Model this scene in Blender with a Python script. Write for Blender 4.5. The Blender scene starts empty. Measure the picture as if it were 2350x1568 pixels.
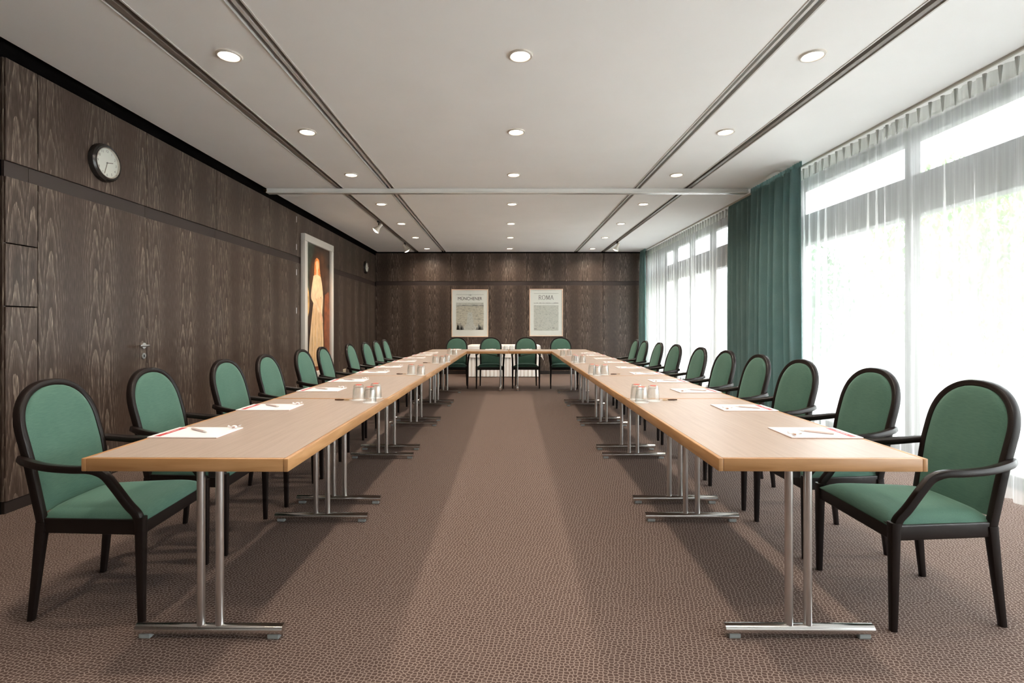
import bpy, bmesh, math, random
from mathutils import Vector, Matrix
R = math.radians
random.seed(7)
scene = bpy.context.scene
COL = scene.collection

# ------------------------------------------------------------------ camera
F_PX, W_PX, H_PX = 1180.0, 2350.0, 1568.0
CAM_H = 1.213
cam_d = bpy.data.cameras.new('camera')
cam_d.sensor_width = 36.0
cam_d.lens = F_PX / W_PX * 36.0
cam_d.shift_x = 15.0 / W_PX
cam_d.shift_y = -38.0 / W_PX
cam_d.clip_start = 0.05
cam_d.clip_end = 200
cam = bpy.data.objects.new('camera', cam_d)
COL.objects.link(cam)
cam.location = (0, 0, CAM_H)
cam.rotation_euler = (R(90), 0, 0)
scene.camera = cam

# ------------------------------------------------------------------ light
world = bpy.data.worlds.new('overcast_sky')
scene.world = world
world.use_nodes = True
bg = world.node_tree.nodes['Background']
bg.inputs[0].default_value = (0.93, 0.97, 1.0, 1)
bg.inputs[1].default_value = 10.3
scene.view_settings.view_transform = 'Standard'
scene.view_settings.look = 'None'
scene.view_settings.gamma = 1.0
scene.view_settings.use_curve_mapping = False
scene.view_settings.exposure = 0.2
scene.cycles.use_denoising = True
scene.cycles.max_bounces = 6
scene.cycles.diffuse_bounces = 4
scene.cycles.transparent_max_bounces = 16
scene.cycles.use_adaptive_sampling = True
scene.cycles.adaptive_threshold = 0.2
scene.cycles.adaptive_min_samples = 16
scene.cycles.caustics_reflective = False
scene.cycles.caustics_refractive = False
scene.cycles.sample_clamp_indirect = 6.0

def portal(y0, y1, z0, z1, x):
    d = bpy.data.lights.new('window_portal', 'AREA')
    d.shape = 'RECTANGLE'
    d.size = y1 - y0
    d.size_y = z1 - z0
    d.cycles.is_portal = True
    o = bpy.data.objects.new('window_portal', d)
    COL.objects.link(o)
    o.location = (x, (y0 + y1) / 2, (z0 + z1) / 2)
    o.rotation_euler = (R(90), 0, R(90))      # emits towards -x
    return o
portal(-1.8, 6.7, 0.08, 2.98, 3.93)
portal(8.45, 12.6, 0.08, 2.98, 3.93)

DOWN_W, SPOT_W = 69.0, 34.0
WARM = (1.0, 0.87, 0.72)

# ------------------------------------------------------------------ materials
MATS = {}
def _mat(name):
    m = bpy.data.materials.new(name)
    m.use_nodes = True
    nt = m.node_tree
    return m, nt, nt.nodes, nt.links, nt.nodes['Principled BSDF']

def plain(name, col, rough=0.5, metal=0.0, spec=0.5, noise=0.0, nscale=30.0, stretch=(1, 1, 1), bump=0.0, sheen=0.0):
    m, nt, N, L, b = _mat(name)
    b.inputs['Base Color'].default_value = (*col, 1)
    b.inputs['Roughness'].default_value = rough
    b.inputs['Metallic'].default_value = metal
    b.inputs['Specular IOR Level'].default_value = spec
    if sheen:
        b.inputs['Sheen Weight'].default_value = sheen
        b.inputs['Sheen Roughness'].default_value = 0.4
        b.inputs['Sheen Tint'].default_value = (min(1, col[0]*3+.2), min(1, col[1]*3+.2), min(1, col[2]*3+.2), 1)
    if noise or bump:
        tc = N.new('ShaderNodeTexCoord')
        mp = N.new('ShaderNodeMapping')
        mp.inputs['Scale'].default_value = stretch
        L.new(tc.outputs['Object'], mp.inputs[0])
        nz = N.new('ShaderNodeTexNoise')
        nz.inputs['Scale'].default_value = nscale
        nz.inputs['Detail'].default_value = 4
        L.new(mp.outputs[0], nz.inputs['Vector'])
        if noise:
            rp = N.new('ShaderNodeValToRGB')
            rp.color_ramp.elements[0].position = 0.3
            rp.color_ramp.elements[1].position = 0.7
            rp.color_ramp.elements[0].color = (*[c * (1 - noise) for c in col], 1)
            rp.color_ramp.elements[1].color = (*[min(1, c * (1 + noise)) for c in col], 1)
            L.new(nz.outputs['Fac'], rp.inputs[0])
            L.new(rp.outputs[0], b.inputs['Base Color'])
        if bump:
            bp = N.new('ShaderNodeBump')
            bp.inputs['Strength'].default_value = bump
            bp.inputs['Distance'].default_value = 0.002
            L.new(nz.outputs['Fac'], bp.inputs['Height'])
            L.new(bp.outputs[0], b.inputs['Normal'])
    MATS[name] = m
    return m

def M(name):
    return MATS[name]

def math_node(N, L, op, a, b=None, c=None):
    n = N.new('ShaderNodeMath')
    n.operation = op
    for i, v in enumerate((a, b, c)):
        if v is None:
            continue
        if isinstance(v, (int, float)):
            n.inputs[i].default_value = v
        else:
            L.new(v, n.inputs[i])
    return n.outputs[0]

def wood_panel_material(name, dark, mid, light, period=0.52):
    """limed dark oak veneer: twin cathedral figures, pale pores"""
    m, nt, N, L, b = _mat(name)
    tc = N.new('ShaderNodeTexCoord')
    oi = N.new('ShaderNodeObjectInfo')
    sx = N.new('ShaderNodeSeparateXYZ')
    L.new(tc.outputs['Object'], sx.inputs[0])
    wob = N.new('ShaderNodeTexNoise')
    wob.inputs['Scale'].default_value = 1.0
    wob.inputs['Detail'].default_value = 3
    mpw = N.new('ShaderNodeMapping')
    mpw.inputs['Scale'].default_value = (3.0, 1, 1.6)
    L.new(tc.outputs['Object'], mpw.inputs[0])
    L.new(mpw.outputs[0], wob.inputs['Vector'])
    x, z = sx.outputs['X'], sx.outputs['Z']
    rnd = oi.outputs['Random']
    # mirrored leaf coordinate
    xs = math_node(N, L, 'ADD', x, 20.0)
    pm = math_node(N, L, 'MODULO', xs, period)
    pc = math_node(N, L, 'ABSOLUTE', math_node(N, L, 'SUBTRACT', pm, period / 2))
    u = math_node(N, L, 'ABSOLUTE', math_node(N, L, 'SUBTRACT', pc, 0.062))
    wv = math_node(N, L, 'MULTIPLY_ADD', wob.outputs['Fac'], 0.035, -0.0175)
    u2 = math_node(N, L, 'ABSOLUTE', math_node(N, L, 'ADD', u, wv))
    num = math_node(N, L, 'MULTIPLY', math_node(N, L, 'MULTIPLY', u2, u2), 620.0)
    den = math_node(N, L, 'MULTIPLY_ADD', u2, 9.0, 1.0)
    t = math_node(N, L, 'DIVIDE', num, den)
    t2 = math_node(N, L, 'ADD', t, math_node(N, L, 'MULTIPLY', z, 2.9))
    t3 = math_node(N, L, 'ADD', t2, math_node(N, L, 'MULTIPLY', rnd, 7.0))
    t4 = math_node(N, L, 'ADD', t3, math_node(N, L, 'MULTIPLY', wob.outputs['Fac'], 3.0))
    fr = math_node(N, L, 'FRACT', t4)
    rings = math_node(N, L, 'POWER', fr, 2.2)
    # amplitude of the figure falls off away from the cathedral hearts
    amp = N.new('ShaderNodeMapRange')
    amp.inputs['From Min'].default_value = 0.02
    amp.inputs['From Max'].default_value = 0.14
    amp.inputs['To Min'].default_value = 1.0
    amp.inputs['To Max'].default_value = 0.14
    L.new(u, amp.inputs['Value'])
    ringamp = math_node(N, L, 'MULTIPLY', rings, amp.outputs[0])
    # pale pores, short vertical dashes
    mp = N.new('ShaderNodeMapping')
    mp.inputs['Scale'].default_value = (300, 300, 11)
    L.new(tc.outputs['Object'], mp.inputs[0])
    pore = N.new('ShaderNodeTexNoise')
    pore.inputs['Scale'].default_value = 1.0
    pore.inputs['Detail'].default_value = 2
    L.new(mp.outputs[0], pore.inputs['Vector'])
    pr = N.new('ShaderNodeMapRange')
    pr.inputs['From Min'].default_value = 0.46
    pr.inputs['From Max'].default_value = 0.72
    L.new(pore.outputs['Fac'], pr.inputs['Value'])
    sig = math_node(N, L, 'MULTIPLY_ADD', ringamp, 1.05, 0.11)
    fac = math_node(N, L, 'MULTIPLY', pr.outputs[0], sig)
    fac2 = math_node(N, L, 'ADD', fac, math_node(N, L, 'MULTIPLY', ringamp, 0.10))
    # broad tone
    big = N.new('ShaderNodeTexNoise')
    big.inputs['Scale'].default_value = 1.0
    mpb = N.new('ShaderNodeMapping')
    mpb.inputs['Scale'].default_value = (7, 7, 0.9)
    L.new(tc.outputs['Object'], mpb.inputs[0])
    L.new(mpb.outputs[0], big.inputs['Vector'])
    mixb = N.new('ShaderNodeMix'); mixb.data_type = 'RGBA'
    mixb.inputs[6].default_value = (*dark, 1)
    mixb.inputs[7].default_value = (*mid, 1)
    bsum = math_node(N, L, 'ADD', math_node(N, L, 'MULTIPLY', big.outputs['Fac'], 0.8), math_node(N, L, 'MULTIPLY', rnd, 0.3))
    L.new(bsum, mixb.inputs[0])
    mixc = N.new('ShaderNodeMix'); mixc.data_type = 'RGBA'
    mixc.clamp_factor = True
    L.new(fac2, mixc.inputs[0])
    L.new(mixb.outputs[2], mixc.inputs[6])
    mixc.inputs[7].default_value = (*light, 1)
    L.new(mixc.outputs[2], b.inputs['Base Color'])
    b.inputs['Roughness'].default_value = 0.38
    b.inputs['Specular IOR Level'].default_value = 0.4
    bp = N.new('ShaderNodeBump')
    bp.inputs['Strength'].default_value = 0.12
    bp.inputs['Distance'].default_value = 0.001
    L.new(fac2, bp.inputs['Height'])
    L.new(bp.outputs[0], b.inputs['Normal'])
    MATS[name] = m
    return m

def beech_material(name, c1, c2, rough, axis):
    m, nt, N, L, b = _mat(name)
    tc = N.new('ShaderNodeTexCoord')
    mp = N.new('ShaderNodeMapping')
    mp.inputs['Scale'].default_value = (60, 3, 60) if axis == 'y' else (4, 4, 40)
    L.new(tc.outputs['Object'], mp.inputs[0])
    nz = N.new('ShaderNodeTexNoise')
    nz.inputs['Scale'].default_value = 1.0
    nz.inputs['Detail'].default_value = 4
    nz.inputs['Distortion'].default_value = 0.6
    L.new(mp.outputs[0], nz.inputs['Vector'])
    rp = N.new('ShaderNodeValToRGB')
    rp.color_ramp.elements[0].position = 0.3
    rp.color_ramp.elements[1].position = 0.7
    rp.color_ramp.elements[0].color = (*c1, 1)
    rp.color_ramp.elements[1].color = (*c2, 1)
    L.new(nz.outputs['Fac'], rp.inputs[0])
    L.new(rp.outputs[0], b.inputs['Base Color'])
    b.inputs['Roughness'].default_value = rough
    b.inputs['Specular IOR Level'].default_value = 0.5
    MATS[name] = m

def carpet_material():
    m, nt, N, L, b = _mat('carpet')
    tc = N.new('ShaderNodeTexCoord')
    low = N.new('ShaderNodeTexNoise')
    low.inputs['Scale'].default_value = 3.0
    low.inputs['Detail'].default_value = 2
    L.new(tc.outputs['Object'], low.inputs['Vector'])
    vs = N.new('ShaderNodeVectorMath'); vs.operation = 'SCALE'
    vs.inputs['Scale'].default_value = 0.045
    L.new(low.outputs['Color'], vs.inputs[0])
    va = N.new('ShaderNodeVectorMath'); va.operation = 'ADD'
    L.new(tc.outputs['Object'], va.inputs[0])
    L.new(vs.outputs[0], va.inputs[1])
    mp = N.new('ShaderNodeMapping')
    mp.inputs['Scale'].default_value = (58, 72, 1)
    mp.inputs['Rotation'].default_value = (0, 0, R(12))
    L.new(va.outputs[0], mp.inputs[0])
    vo = N.new('ShaderNodeTexVoronoi')
    vo.voronoi_dimensions = '2D'
    vo.feature = 'DISTANCE_TO_EDGE'
    vo.inputs['Scale'].default_value = 1.0
    vo.inputs['Randomness'].default_value = 0.62
    L.new(mp.outputs[0], vo.inputs['Vector'])
    mr = N.new('ShaderNodeMapRange')
    mr.inputs['From Min'].default_value = 0.04
    mr.inputs['From Max'].default_value = 0.15
    L.new(vo.outputs['Distance'], mr.inputs['Value'])
    fz = N.new('ShaderNodeTexNoise')
    fz.inputs['Scale'].default_value = 260
    fz.inputs['Detail'].default_value = 3
    L.new(tc.outputs['Object'], fz.inputs['Vector'])
    line = N.new('ShaderNodeMix'); line.data_type = 'RGBA'
    line.inputs[6].default_value = (0.30, 0.236, 0.208, 1)
    line.inputs[7].default_value = (0.094, 0.061, 0.050, 1)
    L.new(mr.outputs[0], line.inputs[0])
    mul = N.new('ShaderNodeMix'); mul.data_type = 'RGBA'; mul.blend_type = 'MULTIPLY'
    mul.inputs[0].default_value = 0.25
    L.new(line.outputs[2], mul.inputs[6])
    L.new(fz.outputs['Fac'], mul.inputs[7])
    L.new(mul.outputs[2], b.inputs['Base Color'])
    b.inputs['Roughness'].default_value = 0.95
    b.inputs['Specular IOR Level'].default_value = 0.1
    bp = N.new('ShaderNodeBump')
    bp.inputs['Strength'].default_value = 0.35
    bp.inputs['Distance'].default_value = 0.003
    L.new(fz.outputs['Fac'], bp.inputs['Height'])
    L.new(bp.outputs[0], b.inputs['Normal'])
    MATS['carpet'] = m

def fabric_material(name, col, col2, rough=0.8, translucent=0.0, bump=0.2, sc=(900, 90, 900), sheen=0.3):
    m, nt, N, L, b = _mat(name)
    tc = N.new('ShaderNodeTexCoord')
    mp = N.new('ShaderNodeMapping')
    mp.inputs['Scale'].default_value = sc
    L.new(tc.outputs['Object'], mp.inputs[0])
    nz = N.new('ShaderNodeTexNoise')
    nz.inputs['Scale'].default_value = 1.0
    nz.inputs['Detail'].default_value = 3
    L.new(mp.outputs[0], nz.inputs['Vector'])
    wear = N.new('ShaderNodeTexNoise')
    wear.inputs['Scale'].default_value = 5.0
    wear.inputs['Detail'].default_value = 2
    L.new(tc.outputs['Object'], wear.inputs['Vector'])
    s = math_node(N, L, 'ADD', math_node(N, L, 'MULTIPLY', nz.outputs['Fac'], 0.8), math_node(N, L, 'MULTIPLY_ADD', wear.outputs['Fac'], 0.6, -0.2))
    mx = N.new('ShaderNodeMix'); mx.data_type = 'RGBA'; mx.clamp_factor = True
    L.new(s, mx.inputs[0])
    mx.inputs[6].default_value = (*col, 1)
    mx.inputs[7].default_value = (*col2, 1)
    L.new(mx.outputs[2], b.inputs['Base Color'])
    b.inputs['Roughness'].default_value = rough
    b.inputs['Specular IOR Level'].default_value = 0.2
    if sheen:
        b.inputs['Sheen Weight'].default_value = sheen
        b.inputs['Sheen Roughness'].default_value = 0.35
        b.inputs['Sheen Tint'].default_value = (0.6, 0.95, 0.8, 1)
    if translucent:
        tr = N.new('ShaderNodeBsdfTranslucent')
        L.new(mx.outputs[2], tr.inputs['Color'])
        ms = N.new('ShaderNodeMixShader')
        ms.inputs[0].default_value = translucent
        L.new(b.outputs[0], ms.inputs[1])
        L.new(tr.outputs[0], ms.inputs[2])
        L.new(ms.outputs[0], N['Material Output'].inputs[0])
    MATS[name] = m

def sheer_material(name, transp, tcol=(0.95, 0.95, 0.94)):
    m, nt, N, L, b = _mat(name)
    N.remove(b)
    tp = N.new('ShaderNodeBsdfTransparent')
    tl = N.new('ShaderNodeBsdfTranslucent')
    tl.inputs['Color'].default_value = (*tcol, 1)
    df = N.new('ShaderNodeBsdfDiffuse')
    df.inputs['Color'].default_value = (*tcol, 1)
    m1 = N.new('ShaderNodeMixShader')
    m1.inputs[0].default_value = 0.5
    L.new(tl.outputs[0], m1.inputs[1])
    L.new(df.outputs[0], m1.inputs[2])
    # fine weave: the open share varies thread by thread
    tc = N.new('ShaderNodeTexCoord')
    mp = N.new('ShaderNodeMapping')
    mp.inputs['Scale'].default_value = (60, 60, 1.2)
    L.new(tc.outputs['Object'], mp.inputs[0])
    nz = N.new('ShaderNodeTexNoise')
    nz.inputs['Scale'].default_value = 1.0
    L.new(mp.outputs[0], nz.inputs['Vector'])
    f = math_node(N, L, 'MULTIPLY_ADD', nz.outputs['Fac'], 0.16, transp - 0.08)
    m2 = N.new('ShaderNodeMixShader')
    L.new(f, m2.inputs[0])
    L.new(m1.outputs[0], m2.inputs[1])
    L.new(tp.outputs[0], m2.inputs[2])
    L.new(m2.outputs[0], N['Material Output'].inputs[0])
    MATS[name] = m

def clear_glass(name, tint=(1, 1, 1), refl=0.5):
    m, nt, N, L, b = _mat(name)
    N.remove(b)
    tp = N.new('ShaderNodeBsdfTransparent')
    tp.inputs['Color'].default_value = (*tint, 1)
    gl = N.new('ShaderNodeBsdfGlossy')
    gl.inputs['Roughness'].default_value = 0.03
    lw = N.new('ShaderNodeLayerWeight')
    lw.inputs['Blend'].default_value = 0.35
    f = math_node(N, L, 'MULTIPLY_ADD', lw.outputs['Facing'], refl, 0.03)
    ms = N.new('ShaderNodeMixShader')
    L.new(f, ms.inputs[0])
    L.new(tp.outputs[0], ms.inputs[1])
    L.new(gl.outputs[0], ms.inputs[2])
    L.new(ms.outputs[0], N['Material Output'].inputs[0])
    MATS[name] = m

def emitter(name, col, strength):
    m, nt, N, L, b = _mat(name)
    b.inputs['Base Color'].default_value = (0.9, 0.9, 0.9, 1)
    b.inputs['Emission Color'].default_value = (*col, 1)
    b.inputs['Emission Strength'].default_value = strength
    MATS[name] = m

def print_material(name, paper, ink, sc, thr, seed):
    m, nt, N, L, b = _mat(name)
    tc = N.new('ShaderNodeTexCoord')
    mp = N.new('ShaderNodeMapping')
    mp.inputs['Scale'].default_value = sc
    mp.inputs['Location'].default_value = (seed, seed, seed)
    L.new(tc.outputs['Object'], mp.inputs[0])
    nz = N.new('ShaderNodeTexNoise')
    nz.inputs['Scale'].default_value = 1.0
    nz.inputs['Detail'].default_value = 5
    nz.inputs['Distortion'].default_value = 1.2
    L.new(mp.outputs[0], nz.inputs['Vector'])
    rp = N.new('ShaderNodeValToRGB')
    rp.color_ramp.elements[0].position = thr - 0.10
    rp.color_ramp.elements[0].color = (*ink, 1)
    rp.color_ramp.elements[1].position = thr + 0.10
    rp.color_ramp.elements[1].color = (*paper, 1)
    L.new(nz.outputs['Fac'], rp.inputs[0])
    L.new(rp.outputs[0], b.inputs['Base Color'])
    b.inputs['Roughness'].default_value = 0.35
    MATS[name] = m

wood_panel_material('oak_panel', (0.022, 0.0135, 0.0102), (0.060, 0.036, 0.026), (0.40, 0.325, 0.26))
plain('band_brown', (0.030, 0.019, 0.016), 0.5)
plain('shadow_gap_black', (0.003, 0.0025, 0.0025), 0.9, spec=0.05)
plain('baseboard_dark', (0.018, 0.012, 0.010), 0.45)
plain('ceiling_white', (0.91, 0.92, 0.92), 0.9, spec=0.1, noise=0.015, nscale=2.0)
plain('slot_black', (0.006, 0.006, 0.006), 0.6)
plain('slot_white', (0.62, 0.60, 0.57), 0.5)
plain('track_brown', (0.20, 0.17, 0.145), 0.45)
plain('rail_white', (0.88, 0.88, 0.85), 0.25)
plain('curtain_track', (0.46, 0.44, 0.38), 0.45)
plain('plaster', (0.78, 0.77, 0.75), 0.9)
carpet_material()
beech_material('laminate_top', (0.345, 0.268, 0.222), (0.405, 0.325, 0.275), 0.40, 'y')
beech_material('beech_edge', (0.33, 0.165, 0.062), (0.46, 0.255, 0.115), 0.38, 'e')
plain('chrome', (0.72, 0.71, 0.70), 0.16, metal=1.0)
plain('brushed_steel', (0.66, 0.65, 0.64), 0.28, metal=1.0)
plain('black_plastic', (0.012, 0.012, 0.012), 0.4)
plain('clear_glide', (0.26, 0.28, 0.28), 0.3)
plain('chair_wood', (0.0085, 0.0050, 0.0042), 0.34, spec=0.28)
fabric_material('green_velvet', (0.036, 0.096, 0.072), (0.094, 0.176, 0.137), sc=(30, 420, 420))
fabric_material('teal_curtain', (0.140, 0.250, 0.250), (0.250, 0.370, 0.365), translucent=0.35, sc=(500, 500, 60), sheen=0.0)
sheer_material('sheer_voile', 0.68)
sheer_material('sheer_header', 0.30, (0.52, 0.52, 0.49))
clear_glass('pane_glass', (0.97, 0.985, 0.98), 0.25)
clear_glass('tumbler_glass', (0.975, 0.985, 0.985), 0.5)
plain('window_frame_dark', (0.035, 0.030, 0.027), 0.5)
emitter('lamp_glow', (1.0, 0.86, 0.66), 9.0)
plain('lamp_rim', (0.62, 0.58, 0.53), 0.3)
plain('spot_white', (0.75, 0.70, 0.62), 0.35)
plain('paper_white', (0.82, 0.80, 0.80), 0.7)
plain('pad_paper', (0.80, 0.75, 0.76), 0.6)
plain('pad_board', (0.38, 0.17, 0.09), 0.7)
plain('print_red', (0.48, 0.035, 0.045), 0.5)
plain('pen_body', (0.66, 0.56, 0.54), 0.3)
plain('pen_tip', (0.85, 0.84, 0.82), 0.25)
plain('red_disc', (0.70, 0.07, 0.04), 0.45)
plain('linen_white', (0.90, 0.88, 0.86), 0.85, noise=0.02, nscale=200)
plain('poster_frame', (0.78, 0.56, 0.42), 0.35)
plain('poster_mat', (0.90, 0.88, 0.86), 0.5)
plain('ink_black', (0.025, 0.024, 0.023), 0.6)
plain('ink_grey', (0.22, 0.21, 0.20), 0.6)
print_material('print_sepia', (0.66, 0.60, 0.51), (0.33, 0.30, 0.25), (14, 14, 42), 0.42, 3.1)
print_material('print_pale', (0.66, 0.64, 0.60), (0.42, 0.42, 0.40), (22, 22, 34), 0.40, 8.7)
plain('art_frame_white', (0.72, 0.69, 0.64), 0.4)
plain('paint_ground', (0.055, 0.032, 0.020), 0.35, noise=0.75, nscale=6, bump=0.3)
plain('paint_teal', (0.060, 0.075, 0.055), 0.35, noise=0.6, nscale=8)
plain('paint_gold', (0.62, 0.40, 0.15), 0.35, noise=0.35, nscale=9)
plain('paint_gown', (0.72, 0.52, 0.31), 0.35, noise=0.25, nscale=9, stretch=(3, 3, 0.5))
plain('paint_bodice', (0.78, 0.62, 0.42), 0.35, noise=0.2, nscale=9)
plain('paint_skin', (0.74, 0.48, 0.30), 0.35, noise=0.1, nscale=12)
plain('paint_hair', (0.52, 0.20, 0.06), 0.35, noise=0.4, nscale=20)
plain('paint_rust', (0.24, 0.075, 0.03), 0.35, noise=0.4, nscale=10)
plain('clock_rim', (0.022, 0.019, 0.018), 0.22)
plain('clock_bezel', (0.75, 0.70, 0.66), 0.12, metal=1.0)
plain('clock_face', (0.72, 0.73, 0.67), 0.5)
plain('socket_cream', (0.66, 0.56, 0.42), 0.4)
plain('opener_wood', (0.09, 0.04, 0.02), 0.4)
plain('brass', (0.75, 0.50, 0.20), 0.2, metal=1.0)
plain('paving', (0.62, 0.61, 0.59), 0.9, noise=0.12, nscale=3)
plain('leaf_green', (0.16, 0.30, 0.09), 0.6, noise=0.5, nscale=4)
plain('leaf_dark', (0.07, 0.15, 0.06), 0.6, noise=0.5, nscale=4)
plain('bark', (0.10, 0.07, 0.05), 0.9, noise=0.4, nscale=20)

# ------------------------------------------------------------------ helpers
def link(name, mesh, mat=None, parent=None, loc=None, smooth=None):
    o = bpy.data.objects.new(name, mesh)
    COL.objects.link(o)
    if mat is not None and not mesh.materials:
        mesh.materials.append(M(mat) if isinstance(mat, str) else mat)
    if parent is not None:
        o.parent = parent
    if loc is not None:
        o.location = loc
    return o

def mesh_of(bm, smooth_deg=35):
    bmesh.ops.recalc_face_normals(bm, faces=bm.faces)
    if smooth_deg:
        lim = math.radians(smooth_deg)
        for f in bm.faces:
            f.smooth = True
        for e in bm.edges:
            if len(e.link_faces) == 2:
                e.smooth = e.calc_face_angle(0) < lim
            else:
                e.smooth = False
    me = bpy.data.meshes.new('mesh')
    bm.to_mesh(me)
    bm.free()
    return me

def obj(name, bm, mat, parent=None, loc=None, smooth_deg=35):
    return link(name, mesh_of(bm, smooth_deg), mat, parent, loc)

def thing(name, label, cat, loc=(0, 0, 0), rotz=0.0, group=None):
    o = bpy.data.objects.new(name, None)
    COL.objects.link(o)
    o.location = loc
    o.rotation_euler = (0, 0, rotz)
    o.empty_display_size = 0.1
    return tag(o, label, cat, group)

def tag(o, label, cat, group=None):
    o['label'] = label
    o['category'] = cat
    if group:
        o['group'] = group
    return o

def struct(o, label=None):
    o['kind'] = 'structure'
    if label:
        o['label'] = label
    return o

def struct_empty(name, loc=(0, 0, 0), rotz=0.0, label=None):
    o = bpy.data.objects.new(name, None)
    COL.objects.link(o)
    o.location = loc
    o.rotation_euler = (0, 0, rotz)
    o.empty_display_size = 0.1
    return struct(o, label)

def copy_tree(o, parent=None):
    c = o.copy()
    COL.objects.link(c)
    c.parent = parent
    for ch in o.children:
        copy_tree(ch, c)
    return c

def box(bm, x0, x1, y0, y1, z0, z1, bev=0.0, seg=1):
    r = bmesh.ops.create_cube(bm, size=1.0)
    vs = r['verts']
    for v in vs:
        v.co = Vector((x0 + (v.co.x + .5) * (x1 - x0), y0 + (v.co.y + .5) * (y1 - y0), z0 + (v.co.z + .5) * (z1 - z0)))
    if bev:
        es = set()
        for v in vs:
            es.update(v.link_edges)
        bmesh.ops.bevel(bm, geom=list(es), offset=bev, segments=seg, affect='EDGES', profile=0.5)
    return bm

def new_box(*a, **k):
    return box(bmesh.new(), *a, **k)

def tube(bm, p0, p1, r0, r1=None, n=16, cap=True):
    r1 = r0 if r1 is None else r1
    p0, p1 = Vector(p0), Vector(p1)
    d = (p1 - p0)
    q = d.to_track_quat('Z', 'Y')
    rings = []
    for p, r in ((p0, r0), (p1, r1)):
        rings.append([bm.verts.new(p + q @ Vector((r * math.cos(2 * math.pi * i / n), r * math.sin(2 * math.pi * i / n), 0))) for i in range(n)])
    for i in range(n):
        j = (i + 1) % n
        bm.faces.new((rings[0][i], rings[0][j], rings[1][j], rings[1][i]))
    if cap:
        bm.faces.new(rings[0][::-1])
        bm.faces.new(rings[1])
    return bm

def lathe(bm, prof, n=24, close_ends=True):
    rings = []
    for r, z in prof:
        if r < 1e-6:
            rings.append([bm.verts.new((0, 0, z))])
        else:
            rings.append([bm.verts.new((r * math.cos(2 * math.pi * i / n), r * math.sin(2 * math.pi * i / n), z)) for i in range(n)])
    for a, b in zip(rings[:-1], rings[1:]):
        for i in range(n):
            j = (i + 1) % n
            if len(a) == 1 and len(b) == 1:
                continue
            if len(a) == 1:
                bm.faces.new((a[0], b[j], b[i]))
            elif len(b) == 1:
                bm.faces.new((a[i], a[j], b[0]))
            else:
                bm.faces.new((a[i], a[j], b[j], b[i]))
    return bm

def sweep(bm, pts, sizes, up=(0, 0, 1), corner=0.35, side_vec=None):
    """rounded-rectangle section (w across, h along the side normal) swept along pts"""
    pts = [Vector(p) for p in pts]
    n = len(pts)
    rings = []
    sec = []
    c = corner
    for (sx, sy) in ((1, 1), (-1, 1), (-1, -1), (1, -1)):
        if sx * sy > 0:
            sec += [(sx, sy * (1 - c)), (sx * (1 - c * .3), sy * (1 - c * .3)), (sx * (1 - c), sy)]
        else:
            sec += [(sx * (1 - c), sy), (sx * (1 - c * .3), sy * (1 - c * .3)), (sx, sy * (1 - c))]
    for i in range(n):
        if i == 0:
            t = pts[1] - pts[0]
        elif i == n - 1:
            t = pts[-1] - pts[-2]
        else:
            t = pts[i + 1] - pts[i - 1]
        t.normalize()
        u = Vector(up[i] if isinstance(up, list) else up)
        u = (u - t * u.dot(t)).normalized()
        s = t.cross(u).normalized()
        w, h = sizes[i] if isinstance(sizes, list) else sizes
        rings.append([bm.verts.new(pts[i] + s * (a * w / 2) + u * (b_ * h / 2)) for a, b_ in sec])
    k = len(sec)
    for a, b_ in zip(rings[:-1], rings[1:]):
        for i in range(k):
            j = (i + 1) % k
            bm.faces.new((a[i], a[j], b_[j], b_[i]))
    bm.faces.new(rings[0][::-1])
    bm.faces.new(rings[-1])
    return bm

def catmull(pts, m=6):
    P = [Vector(p) for p in pts]
    out = []
    for i in range(len(P) - 1):
        p0 = P[i - 1] if i > 0 else P[i] * 2 - P[i + 1]
        p1, p2 = P[i], P[i + 1]
        p3 = P[i + 2] if i + 2 < len(P) else P[i + 1] * 2 - P[i]
        for k in range(m):
            t = k / m
            out.append(0.5 * ((2 * p1) + (-p0 + p2) * t + (2 * p0 - 5 * p1 + 4 * p2 - p3) * t * t + (-p0 + 3 * p1 - 3 * p2 + p3) * t ** 3))
    out.append(P[-1])
    return out

ORD = ['first', 'second', 'third', 'fourth', 'fifth', 'sixth', 'seventh', 'eighth', 'ninth', 'tenth', 'eleventh', 'twelfth']

# ------------------------------------------------------------------ room shell
XL, XR = -3.20, 3.36            # panelled wall face, ceiling edge at the curtain track
YB = 12.67                      # far wall face
YF = -2.2                       # wall behind the camera
ZC = 3.017
XW = 3.84                       # window plane

bm = new_box(-3.5, 4.0, YF - .1, YB + .15, -0.12, 0.0)
fl = struct(obj('floor', bm, 'carpet'), 'brown carpet with a pale pebble network')

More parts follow.
